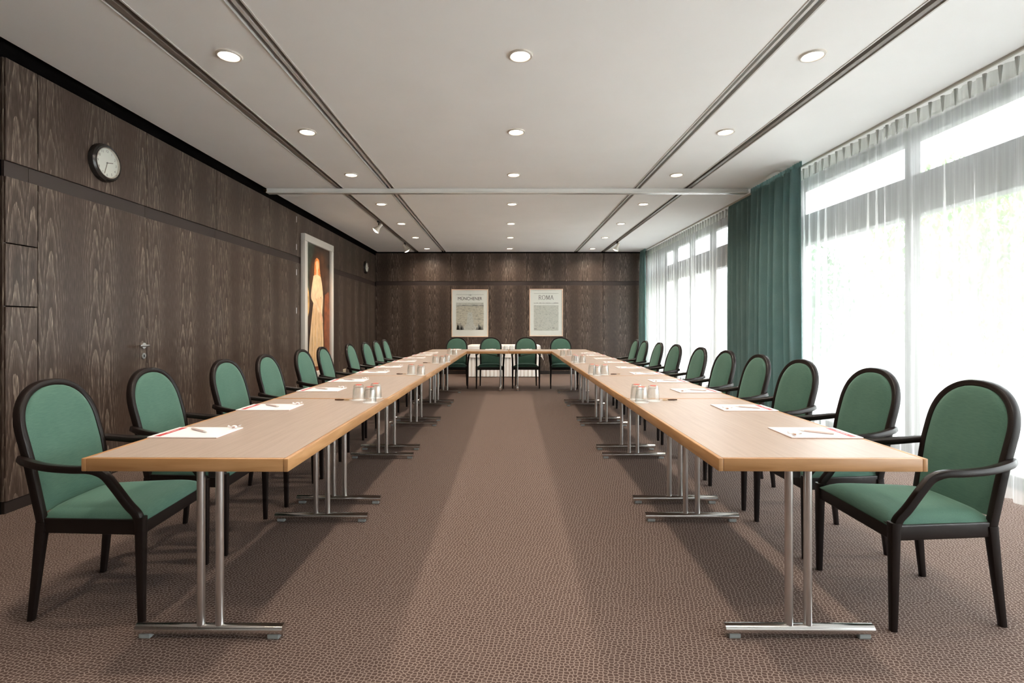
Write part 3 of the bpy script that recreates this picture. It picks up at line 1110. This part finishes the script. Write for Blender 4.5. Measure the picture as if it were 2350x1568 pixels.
# wrapped sweet
bm = bmesh.new(); bmesh.ops.create_uvsphere(bm, u_segments=14, v_segments=8, radius=1.0)
for v in bm.verts:
    v.co = Vector((v.co.x * .013, v.co.y * .009, .0075 + v.co.z * .0073))
sw_body = mesh_of(bm); sw_body.materials.append(M('paper_white'))
bm = bmesh.new()
vs0 = bm.verts.new((.011, 0, .007))
ring = []
for k in range(7):
    a = -1.1 + 2.2 * k / 6
    ring.append(bm.verts.new((.026 + .002 * math.cos(k * 3.1), .011 * math.sin(a), .008 + .005 * math.cos(k * 2.2) + .004)))
for k in range(6):
    bm.faces.new((vs0, ring[k], ring[k + 1]))
sw_tw = mesh_of(bm, 0); sw_tw.materials.append(M('paper_white'))
bm = bmesh.new(); box(bm, -.006, .006, -.0093, .0093, .0045, .0107, bev=.002)
sw_band = mesh_of(bm); sw_band.materials.append(M('pad_board'))

def setting(x, y, rotz, where, seed):
    rnd = random.Random(seed)
    rz = rotz + R(rnd.uniform(-2, 2))
    t = thing('notepad', 'white notepad with a red printed strip, %s' % where, 'notepad', (x, y, PADT), rz, 'notepads set out on the tables')
    link('pad_board', pm_board, None, t)
    p = link('pad_paper', pm_paper, None, t)
    link('red_strip', pm_red, None, p)
    link('strip_lettering', pm_txt, None, p)
    mat = Matrix.Translation((x, y, PADT)) @ Matrix.Rotation(rz, 4, 'Z')
    a = Vector((-.050, -.062, 0)); b_ = Vector((.030, .066, 0))
    a += Vector((rnd.uniform(-.008, .008), rnd.uniform(-.01, .01), 0))
    w0 = mat @ Vector((a.x, a.y, .0106))
    dirv = (b_ - a).normalized()
    ang = math.atan2(-dirv.x, dirv.y) + rz
    pn = thing('pen', 'pale ballpoint pen lying on the notepad %s' % where, 'pen', w0, 0, 'pens on the notepads')
    pn.rotation_euler = (R(-90), 0, ang)
    link('pen_barrel', pen_body, None, pn)
    link('pen_tip', pen_tip, None, pn)
    link('pen_clip', pen_clip, None, pn)
    w1 = mat @ Vector((-.078, .122, .0054))
    sw = thing('wrapped_sweet', 'white wrapped sweet on the notepad %s' % where, 'sweet', w1, rz + R(rnd.uniform(60, 120)), 'sweets on the notepads')
    bdy = link('sweet_wrapper', sw_body, None, sw)
    link('label_band', sw_band, None, bdy)
    o = link('wrapper_twist', sw_tw, None, sw)
    o = link('wrapper_twist', sw_tw, None, sw); o.rotation_euler = (0, 0, math.pi)

PADY_L = [2.272, 2.97, 3.78, 4.40, 5.17, 5.84, 6.70, 7.40, 8.10, 8.70]
PADY_R = [2.268, 2.95, 3.72, 4.36, 5.05, 5.75, 6.55, 7.28, 8.05, 8.65]
CHN = ['near-end', 'second', 'third', 'fourth', 'fifth', 'sixth', 'seventh', 'eighth', 'ninth', 'tenth']
for i, y in enumerate(PADY_L):
    setting(axis(y) - TX - TW / 2 + .1485 + .006, y, R(-90), 'before the %s chair on the panelled-wall side' % CHN[i], 100 + i)
for i, y in enumerate(PADY_R):
    setting(axis(y) + TX + TW / 2 - .1485 - .006, y, R(90), 'before the %s chair on the window side' % CHN[i], 200 + i)
for i, (x, a) in enumerate(HEAD):
    setting(x + .01, HY + TW / 2 - .16, R(180), 'before the head-table chair %s' % ['by the wall corner', 'left of the seam', 'right of the seam', 'by the window corner'][i], 300 + i)

# tumblers, upside down on paper coasters
bm = lathe(bmesh.new(), [(.0385, 0), (.0375, .0), (.0335, .055), (.0275, .082), (0, .084), ], 26)
gl_in = mesh_of(lathe(bmesh.new(), [(.0390, .0), (.0372, .0), (.0330, .060), (.0272, .079), (.0, .081), ], 26))
bm.free()
gl_out = mesh_of(lathe(bmesh.new(), [(.0372, .0), (.0392, .0), (.0386, .03), (.0352, .068), (.0305, .090), (.0280, .0945), (.0, .0940)], 26))
bm = bmesh.new()
bm.from_mesh(gl_in); bm.from_mesh(gl_out)
gl_me = mesh_of(bm, 50); gl_me.materials.append(M('tumbler_glass'))
disc_me = mesh_of(lathe(bmesh.new(), [(0, .0942), (.0195, .0946), (.0195, .0962), (0, .0964)], 20)); disc_me.materials.append(M('red_disc'))
coast_me = mesh_of(lathe(bmesh.new(), [(0, 0), (.043, 0), (.043, .0012), (0, .0012)], 26)); coast_me.materials.append(M('paper_white'))
def tumbler(x, y, label):
    t = thing('tumbler', label, 'glass', (x, y, TH + .0013), 0, 'upturned tumblers on the tables')
    link('glass_body', gl_me, None, t)
    link('base_sticker', disc_me, None, t)
    c = link('coaster', coast_me, None, None, (x, y, TH + .0001))
    tag(c, 'white paper coaster under the %s' % label, 'coaster', 'paper coasters')
    return t
def px_xy(px, py, z=TH):
    d = (CAM_H - z) * F_PX / (py - 746.0)
    return at_x(px, d), d
G_L = [[(823, 918), (849, 924), (862, 914)], [(944, 860), (966, 861.5)], [(999, 834), (1015, 835.5), (1026, 831.5)], [(1031.5, 814.5), (1043.5, 815)]]
G_R = [[(1461, 917), (1472, 924), (1499, 920.5)], [(1359, 859), (1370, 862), (1388, 860.8)], [(1318, 831), (1323, 834.2), (1337, 833.2)], [(1291, 817.5), (1306, 817)]]
GN = ['near seam', 'second seam', 'third seam', 'far seam']
for side, groups in (('panelled-wall', G_L), ('window', G_R)):
    for gi, gr in enumerate(groups):
        for k, (px, py) in enumerate(gr):
            x, y = px_xy(px, py)
            nm = (['leftmost', 'middle', 'rightmost'] if len(gr) == 3 else ['left', 'right'])[k]
            tumbler(x, y, '%s upturned tumbler by the %s of the %s row' % (nm, GN[gi], side))
for k, px in enumerate((1160.5, 1173.5)):
    tumbler(at_x(px, 9.62), 9.62 + .03 * k, '%s upturned tumbler at the head table centre' % ['left', 'right'][k])

# bottle openers
def opener(px, py, ang, label):
    x, y = px_xy(px, py)
    t = thing('bottle_opener', label, 'bottle opener', (x, y, TH + .0004), R(ang), 'bottle openers')
    b1 = bmesh.new(); sweep(b1, [(-.045, 0, .005), (-.02, 0, .0055), (.012, 0, .005)], [(.012, .008), (.015, .010), (.011, .008)], corner=.5)
    obj('handle', b1, 'opener_wood', t)
    b2 = bmesh.new()
    n = 14
    for i in range(n):
        a0, a1 = 2 * math.pi * i / n, 2 * math.pi * (i + 1) / n
        ps = []
        for (r, z) in ((.006, .003), (.012, .003), (.012, .006), (.006, .006)):
            ps.append((r, z))
        q = []
        for a in (a0, a1):
            q.append([b2.verts.new((.032 + r * 1.35 * math.cos(a), r * math.sin(a), z)) for r, z in ps])
        for k in range(4):
            b2.faces.new((q[0][k], q[0][(k + 1) % 4], q[1][(k + 1) % 4], q[1][k]))
    box(b2, .010, .022, -.004, .004, .003, .006)
    bmesh.ops.remove_doubles(b2, verts=b2.verts, dist=1e-5)
    obj('metal_loop', b2, 'brass', t)
opener(785, 919.5, -6, 'dark and brass bottle opener by the near glasses of the panelled-wall row')
opener(921, 859.5, -4, 'small bottle opener by the second glasses of the panelled-wall row')
opener(979, 833.5, -4, 'small bottle opener by the third glasses of the panelled-wall row')
opener(1537, 919.5, 183, 'dark and brass bottle opener by the near glasses of the window row')
opener(1412, 860, 3, 'brass bottle opener by the second glasses of the window row')

# ------------------------------------------------------------------ buffet table with cloths at the end wall
bx0, bx1, by0, by1 = -.85, .78, 11.95, 12.60
bt = thing('buffet_table', 'small serving table against the end wall, hidden under white cloths', 'table', ((bx0 + bx1) / 2, (by0 + by1) / 2, 0))
hx, hy = (bx1 - bx0) / 2, (by1 - by0) / 2
obj('table_top', new_box(-hx + .02, hx - .02, -hy + .02, hy - .02, .69, .722, bev=.004), 'beech_edge', bt)
for sx in (-1, 1):
    for sy in (-1, 1):
        obj('leg', tube(bmesh.new(), (sx * (hx - .09), sy * (hy - .09), 0), (sx * (hx - .09), sy * (hy - .09), .69), .018), 'chrome', bt)
# pleated skirt
def skirt_mesh():
    bm = bmesh.new()
    per = []
    step = .018
    def seg(a, b_):
        a, b_ = Vector(a), Vector(b_)
        n = max(2, int((b_ - a).length / step))
        for k in range(n):
            per.append((a.lerp(b_, k / n), (b_ - a).normalized()))
    seg((-hx, hy, 0), (-hx, -hy, 0)); seg((-hx, -hy, 0), (hx, -hy, 0)); seg((hx, -hy, 0), (hx, hy, 0))
    rows = [.012, .2, .45, .715]
    grid = []
    for z in rows:
        row = []
        for i, (p, d) in enumerate(per):
            nrm = Vector((d.y, -d.x, 0))
            a = .011 * math.sin(i * step / .088 * 2 * math.pi + .6 * math.sin(i * .13)) * (1.15 - z * .8)
            row.append(bm.verts.new((p.x + nrm.x * a, p.y + nrm.y * a, z)))
        grid.append(row)
    for r in range(len(rows) - 1):
        for i in range(len(per) - 1):
            bm.faces.new((grid[r][i], grid[r][i + 1], grid[r + 1][i + 1], grid[r + 1][i]))
    return bm
sk = obj('table_skirt', skirt_mesh(), 'linen_white', None, ((bx0 + bx1) / 2, (by0 + by1) / 2, 0), 80)
tag(sk, 'pleated white table skirt hanging to the floor round the serving table', 'table skirt')
def topper_mesh():
    bm = bmesh.new()
    nx, ny = 64, 34
    ov, ovs = .285, .24
    grid = []
    for j in range(ny + 1):
        v = -hy - ov + (2 * hy + ov) * j / ny            # unfolded cloth coordinates, flush at the wall side
        row = []
        for i in range(nx + 1):
            u = -hx - ovs + (2 * hx + 2 * ovs) * i / nx
            dx, dy = max(0, abs(u) - hx), max(0, -v - hy)
            sx = 1 if u > 0 else -1
            x, y, z = max(-hx, min(hx, u)), max(-hy, v), .742
            drop = math.hypot(dx, dy) if dx and dy else dx + dy
            flare = .10 * drop
            if dx and dy:                                   # corner falls as a point, pushed outwards
                x += sx * (.028 + .30 * min(dx, dy)); y -= .028 + .22 * min(dx, dy)
                z -= drop * .93
            elif dx:
                x += sx * (.028 + flare * .5); z -= dx
            elif dy:
                y -= .028 + flare * .4; z -= dy
                y -= .006 * math.sin(u * 24)
            row.append(bm.verts.new((x, y, z)))
        grid.append(row)
    for j in range(ny):
        for i in range(nx):
            bm.faces.new((grid[j][i], grid[j][i + 1], grid[j + 1][i + 1], grid[j + 1][i]))
    return bm
tp = obj('tablecloth', topper_mesh(), 'linen_white', None, ((bx0 + bx1) / 2, (by0 + by1) / 2 - .0, 0), 80)
tag(tp, 'white overlay tablecloth with hanging corners on the serving table', 'tablecloth')

# ------------------------------------------------------------------ posters on the end wall
STROKES = {
    'R': (.62, [[(.08, 0), (.08, 1)], [(.08, 1), (.34, .99), (.48, .90), (.50, .76), (.46, .62), (.32, .53), (.08, .52)], [(.27, .52), (.56, 0)]], [(.08, 0), (.08, 1), (.56, 0)]),
    'O': (.86, [[(.43 + .37 * math.cos(2 * math.pi * k / 20), .5 + .51 * math.sin(2 * math.pi * k / 20)) for k in range(21)]], []),
    'M': (.92, [[(.10, 0), (.16, 1)], [(.16, 1), (.46, .05)], [(.46, .05), (.76, 1)], [(.76, 1), (.82, 0)]], [(.10, 0), (.82, 0), (.13, 1), (.79, 1)]),
    'A': (.74, [[(.06, 0), (.38, 1)], [(.38, 1), (.70, 0)], [(.18, .36), (.58, .36)]], [(.06, 0), (.70, 0)]),
}
def stroke_text(txt, height, thick, y0):
    bm = bmesh.new()
    widths = [STROKES[c][0] for c in txt]
    gap = .10
    tot = sum(widths) + gap * (len(txt) - 1)
    x = -tot / 2
    for c, w in zip(txt, widths):
        _, lines, serifs = STROKES[c]
        for ln in lines:
            for (a, b_) in zip(ln[:-1], ln[1:]):
                p, q = Vector(((a[0] + x) * height, a[1] * height)), Vector(((b_[0] + x) * height, b_[1] * height))
                d = (q - p)
                nrm = Vector((-d.y, d.x)).normalized() * thick * (.5 if abs(d.x) < abs(d.y) else .32)
                e = d.normalized() * thick * .2
                vs = []
                for yy in (y0, y0 + .001):
                    vs.append([bm.verts.new((s.x, yy, s.y)) for s in (p - e + nrm, q + e + nrm, q + e - nrm, p - e - nrm)])
                bm.faces.new(vs[0])
                for k in range(4):
                    bm.faces.new((vs[0][k], vs[0][(k + 1) % 4], vs[1][(k + 1) % 4], vs[1][k]))
        for s in serifs:
            sx, sy = (s[0] + x) * height, s[1] * height
            box(bm, sx - .10 * height, sx + .10 * height, y0, y0 + .001, sy - thick * .16, sy + thick * .16)
        x += w + gap
    return bm

def text_part(name, body, size, loc, mat, parent, extr=.0008, bold=0.0, xs=1.0):
    cu = bpy.data.curves.new(name, 'FONT')
    cu.body = body
    cu.size = size
    cu.align_x = 'CENTER'
    cu.extrude = extr
    cu.offset = bold
    o = bpy.data.objects.new(name, cu)
    COL.objects.link(o)
    cu.materials.append(M(mat))
    o.parent = parent
    o.location = loc
    o.rotation_euler = (R(90), 0, 0)
    o.scale = (xs, 1, 1)
    bpy.context.view_layer.update()
    me = bpy.data.meshes.new_from_object(o.evaluated_get(bpy.context.evaluated_depsgraph_get()))
    n = link(name, me, mat, parent, loc)
    n.rotation_euler = o.rotation_euler
    n.scale = o.scale
    bpy.data.objects.remove(o)
    return n

def poster(x0, x1, z0, z1, label, which):
    cx, cz = (x0 + x1) / 2, (z0 + z1) / 2
    w, h = x1 - x0, z1 - z0
    t = thing('framed_poster', label, 'poster', (cx, YB, cz), 0, 'framed posters on the end wall')
    f = .017
    for a in ((-w / 2, w / 2, h / 2 - f, h / 2), (-w / 2, w / 2, -h / 2, -h / 2 + f), (-w / 2, -w / 2 + f, -h / 2 + f, h / 2 - f), (w / 2 - f, w / 2, -h / 2 + f, h / 2 - f)):
        obj('frame_strip', new_box(a[0], a[1], -.028, -.001, a[2], a[3], bev=.002), 'poster_frame', t)
    sheet = obj('poster_sheet', new_box(-w / 2 + f, w / 2 - f, -.014, -.002, -h / 2 + f, h / 2 - f), 'poster_mat', t)
    Y = -.0148
    if which == 'M':
        obj('printed_picture', new_box(-w * .375, w * .375, Y - .0004, Y + .001, -h * .355, h * .155), 'print_sepia', sheet)
        obj('print_sky', new_box(-w * .375, w * .375, Y - .0004, Y + .001, h * .155, h * .215), 'print_pale', sheet)
        obj('rule_line', new_box(-w * .375, w * .375, Y - .0006, Y + .001, h * .388, h * .392), 'ink_grey', sheet)
        obj('rule_line', new_box(-w * .375, w * .375, Y - .0006, Y + .001, h * .218, h * .221), 'ink_grey', sheet)
        hb_ = bmesh.new()
        rr = random.Random(4)
        n = 24
        lo, up = [], []
        for i in range(n + 1):
            u = -w * .375 + w * .75 * i / n
            lo.append(hb_.verts.new((u, Y - .0008, h * .150)))
            up.append(hb_.verts.new((u, Y - .0008, h * (.158 + .012 * rr.random()))))
        for i in range(n):
            hb_.faces.new((lo[i], lo[i + 1], up[i + 1], up[i]))
        obj('printed_skyline', hb_, 'ink_grey', sheet, smooth_deg=0)
        # pale street widening to the bottom, dark trees in the lower corners
        sb_ = bmesh.new()
        v = [sb_.verts.new(p) for p in ((-w * .06, Y - .0009, h * .02), (w * .06, Y - .0009, h * .02), (w * .10, Y - .0009, -h * .22), (w * .24, Y - .0009, -h * .355), (-w * .20, Y - .0009, -h * .355), (-w * .09, Y - .0009, -h * .22))]
        sb_.faces.new(v)
        obj('printed_street', sb_, 'print_pale', sheet, smooth_deg=0)
        for cx0, sgn in ((-w * .26, -1), (w * .27, 1)):
            tb = bmesh.new()
            for k in range(7):
                px = cx0 + rr.uniform(-.09, .09) * w
                hh = h * rr.uniform(.05, .15)
                v = [tb.verts.new(p) for p in ((px - w * .03, Y - .0012, -h * .35), (px + w * .03, Y - .0012, -h * .35), (px + w * .004, Y - .0012, -h * .35 + hh), (px - w * .004, Y - .0012, -h * .35 + hh))]
                tb.faces.new(v)
            obj('printed_trees', tb, 'ink_grey', sheet, smooth_deg=0)
        text_part('poster_title', 'MÜNCHENER', .110, (0, Y - .0006, h * .275), 'ink_black', sheet, bold=0.0, xs=.90)
        text_part('poster_article', 'THE', .038, (0, Y - .0006, h * .368), 'ink_black', sheet)
    else:
        obj('printed_picture', new_box(-w * .37, w * .37, Y - .0004, Y + .001, -h * .38, h * .15), 'print_pale', sheet)
        obj('rule_line', new_box(-w * .37, w * .37, Y - .0006, Y + .001, h * .406, h * .410), 'ink_grey', sheet)
        obj('rule_line', new_box(-w * .37, w * .37, Y - .0006, Y + .001, h * .150, h * .153), 'ink_grey', sheet)
        hb_ = bmesh.new()
        rr = random.Random(9)
        n = 22
        lo, up = [], []
        for i in range(n + 1):
            u = -w * .37 + w * .74 * i / n
            lo.append(hb_.verts.new((u, Y - .0008, h * .196)))
            up.append(hb_.verts.new((u, Y - .0008, h * (.200 + .010 * rr.random()))))
        for i in range(n):
            hb_.faces.new((lo[i], lo[i + 1], up[i + 1], up[i]))
        obj('printed_skyline', hb_, 'ink_grey', sheet, smooth_deg=0)
        for (mx, mz) in ((-.32, -.345), (.22, -.325)):
            mb = bmesh.new()
            box(mb, w * mx - .03, w * mx + .028, Y - .0008, Y + .0005, h * mz - .008, h * mz + .008)
            o = obj('printed_mark', mb, 'ink_grey', sheet)
        t2 = obj('poster_title', stroke_text('ROMA', .105, .010, Y - .0006), 'ink_black', sheet, (0, 0, h * .275))
    pane = obj('poster_glazing', new_box(-w / 2 + f, w / 2 - f, -.024, -.022, -h / 2 + f, h / 2 - f), 'pane_glass', t)
    return t
def wallx(px): return at_x(px, YB)
def wallz(py): return CAM_H - (py - 746.0) / F_PX * YB
poster(wallx(1036.5), wallx(1120.5), wallz(773.5), wallz(664.5), 'framed city poster headed MÜNCHENER on the end wall', 'M')
poster(wallx(1215.0), wallx(1291.5), wallz(772.0), wallz(663.5), 'framed city poster headed ROMA on the end wall', 'R')

# ------------------------------------------------------------------ painting on the left wall
pt = thing('framed_painting', 'tall white-framed painting of a standing figure in a long pale gown', 'painting', (XL + .002, 8.69, 1.49), R(90))
PW, PH, FW, FD = 1.34, 2.32, .115, .075
# local: x -> world +y (away from the camera), -y -> into the room
for a in ((-PW / 2, PW / 2, PH / 2 - FW, PH / 2), (-PW / 2, PW / 2, -PH / 2, -PH / 2 + FW)):
    obj('frame_rail', new_box(a[0], a[1], -FD, 0, a[2], a[3], bev=.008, seg=2), 'art_frame_white', pt)
for a in ((-PW / 2, -PW / 2 + FW), (PW / 2 - FW, PW / 2)):
    obj('frame_rail', new_box(a[0], a[1], -FD + .001, 0, -PH / 2 + FW, PH / 2 - FW, bev=.008, seg=2), 'art_frame_white', pt)
cv = obj('canvas', new_box(-PW / 2 + FW - .01, PW / 2 - FW + .01, -.035, -.002, -PH / 2 + FW - .01, PH / 2 - FW + .01), 'paint_ground', pt)
IW, IH = PW - 2 * FW, PH - 2 * FW
def paint(name, mat, pts, lift):
    """flat brushwork on the canvas; (u, v) in 0..1 of the picture"""
    bm = bmesh.new()
    vs = [bm.verts.new((-IW / 2 + u * IW, -.035 - lift, -IH / 2 + v * IH)) for u, v in pts]
    bm.faces.new(vs)
    bmesh.ops.triangulate(bm, faces=bm.faces)
    return obj(name, bm, mat, cv, smooth_deg=0)
def smooth_poly(pts, m=4):
    P = pts + [pts[0]]
    c = catmull([(a, b_, 0) for a, b_ in P], m)
    return [(p.x, p.y) for p in c[:-1]]
paint('painted_foliage', 'paint_teal', smooth_poly([(0, 1), (.34, 1), (.22, .86), (.14, .72), (.16, .60), (0, .52)]), .0006)
paint('painted_glow', 'paint_gold', smooth_poly([(0, .66), (.10, .65), (.14, .56), (.12, .46), (.02, .40), (0, .42)]), .0008)
paint('painted_curtain', 'paint_rust', smooth_poly([(.78, .62), (.99, .60), (.99, .05), (.80, .05), (.74, .3)]), .0006)
paint('painted_hair', 'paint_hair', smooth_poly([(.44, .905), (.53, .89), (.56, .82), (.60, .76), (.62, .72), (.48, .73), (.34, .72), (.33, .79), (.36, .88)]), .0012)
paint('painted_face', 'paint_skin', smooth_poly([(.445, .885), (.50, .872), (.51, .835), (.475, .805), (.44, .795), (.41, .81), (.395, .84), (.40, .872)]), .0016)
paint('painted_neck', 'paint_skin', [(.42, .81), (.485, .81), (.50, .765), (.40, .765)], .0015)
paint('painted_skirt', 'paint_gown', smooth_poly([(.34, .60), (.58, .60), (.66, .47), (.70, .33), (.72, .16), (.66, .055), (.42, .035), (.14, .07), (.13, .18), (.20, .36), (.27, .50)]), .0012)
paint('painted_bodice', 'paint_bodice', smooth_poly([(.30, .755), (.44, .77), (.60, .755), (.63, .68), (.60, .60), (.46, .575), (.33, .60), (.27, .66)]), .0018)
paint('painted_sleeve', 'paint_bodice', smooth_poly([(.30, .752), (.25, .69), (.20, .59), (.28, .545), (.42, .50), (.56, .455), (.58, .475), (.44, .545), (.33, .605), (.33, .68)]), .0022)
paint('painted_sleeve', 'paint_bodice', smooth_poly([(.60, .755), (.66, .69), (.70, .59), (.67, .49), (.66, .44), (.61, .45), (.61, .56), (.58, .66)]), .0022)
paint('painted_hands', 'paint_skin', smooth_poly([(.54, .475), (.62, .465), (.68, .43), (.69, .385), (.62, .40), (.55, .445)]), .0026)
for u0, u1, v0 in ((.28, .22, .50), (.40, .33, .54), (.52, .50, .52), (.60, .62, .42)):
    paint('painted_fold', 'paint_gold', [(u0, v0), (u0 + .018, v0), (u1 + .03, .08), (u1, .08)], .0016)
paint('painted_floor', 'paint_rust', [(0, 0), (1, 0), (1, .055), (0, .05)], .0007)

# ------------------------------------------------------------------ clocks
def clock(y, z, dia, label, hour, minute):
    t = thing('wall_clock', label, 'clock', (XL, y, z), R(90), 'round wall clocks')
    r = dia / 2
    def facing(bm):     # lathe axis z -> -y (into the room)
        bmesh.ops.rotate(bm, verts=bm.verts, cent=(0, 0, 0), matrix=Matrix.Rotation(R(90), 3, 'X'))
        return bm
    obj('clock_case', facing(lathe(bmesh.new(), [(0, 0), (r, 0), (r, .018), (r * .97, .036), (r * .88, .046), (r * .80, .044), (r * .785, .030), (0, .030)], 40)), 'clock_rim', t)
    obj('clock_bezel', facing(lathe(bmesh.new(), [(r * .80, .034), (r * .80, .047), (r * .765, .047), (r * .745, .034)], 40)), 'clock_bezel', t)
    dial = obj('clock_dial', facing(lathe(bmesh.new(), [(0, .0335), (r * .77, .0335), (r * .77, .030), (0, .030)], 40)), 'clock_face', t)
    for k in range(12):
        a = R(30 * (k + 1))
        text_part('numeral', str(k + 1), r * .19, (math.sin(a) * r * .62, -.0345, math.cos(a) * r * .62 - r * .065), 'ink_grey', dial, extr=.0002)
    for nm, ang, ln, w in (('hour_hand', (hour + minute / 60) * 30, r * .40, .006), ('minute_hand', minute * 6, r * .62, .004)):
        hb_ = bmesh.new()
        box(hb_, -w / 2, w / 2, -.0375, -.0362, -r * .06, ln)
        o = obj(nm, hb_, 'track_brown', t)
        o.rotation_euler = (0, R(ang), 0)
    obj('hand_pin', facing(lathe(bmesh.new(), [(.006, .034), (.006, .039), (0, .0395)], 12)), 'ink_grey', t)
    return t
clock(4.087, 2.50, .30, 'black-rimmed round clock above the panelled door', 2, 33)
clock(11.72, 2.525, .285, 'black-rimmed round clock near the far corner of the panelled wall', 2, 33)

# wall socket
ws = thing('wall_socket', 'small cream double wall socket low on the panelled wall', 'socket', (XL, 10.2, .30), R(90))
obj('socket_plate', new_box(-.082, .082, -.010, 0, -.041, .041, bev=.003), 'socket_cream', ws)
for s in (-.04, .04):
    b1 = lathe(bmesh.new(), [(.026, .0102), (.022, .0104), (.020, .0102)], 18)
    bmesh.ops.rotate(b1, verts=b1.verts, cent=(0, 0, 0), matrix=Matrix.Rotation(R(90), 3, 'X'))
    obj('socket_ring', b1, 'ink_grey', ws, (s, 0, 0))

# ------------------------------------------------------------------ garden outside
gt = struct(obj('terrace_ground', new_box(XW + .16, 40, -20, 45, -.25, -.12), 'paving'), 'pale paved terrace outside the windows')
def tree(x, y, h, r, n, mat, label, seed):
    rnd = random.Random(seed)
    t = thing('garden_tree', label, 'tree', (x, y, -.12), 0, 'garden trees')
    tb = bmesh.new()
    tube(tb, (0, 0, 0), (.1, .05, h * .55), .09, .05, n=9)
    for k in range(5):
        a = k * 1.3 + rnd.random()
        z0 = h * (.25 + .06 * k)
        tube(tb, (.05, .02, z0), (math.cos(a) * r * .7, math.sin(a) * r * .7, z0 + h * .28), .035, .012, n=6)
    obj('trunk', tb, 'bark', t)
    fb = bmesh.new()
    for k in range(n):
        d = Vector((rnd.gauss(0, 1), rnd.gauss(0, 1), rnd.gauss(0, 1))).normalized() * (rnd.random() ** .45)
        c = Vector((d.x * r, d.y * r, h * .56 + d.z * h * .50))
        s = rnd.uniform(.05, .11)
        q = Vector((rnd.gauss(0, 1), rnd.gauss(0, 1), rnd.gauss(0, 1))).to_track_quat('Z', 'Y')
        v = [fb.verts.new(c + q @ Vector(p)) for p in ((0, -s, 0), (s * .5, 0, s * .15), (0, s, 0), (-s * .5, 0, s * .15))]
        fb.faces.new(v)
    o = obj('foliage', fb, mat, t, smooth_deg=0)
    o['kind'] = 'stuff'
    return t
tree(9.6, 10.6, 4.6, 1.9, 5000, 'leaf_green', 'leafy light green tree seen through the sheer curtain', 1)
tree(14.5, 13.8, 5.2, 2.2, 5000, 'leaf_dark', 'darker tree beyond the light green one outside', 2)
tree(10.8, 6.6, 4.0, 1.6, 4000, 'leaf_green', 'rounded garden tree nearest the window', 3)
tree(9.0, 15.2, 3.6, 1.1, 2600, 'leaf_dark', 'slim dark tree farther along the terrace', 4)
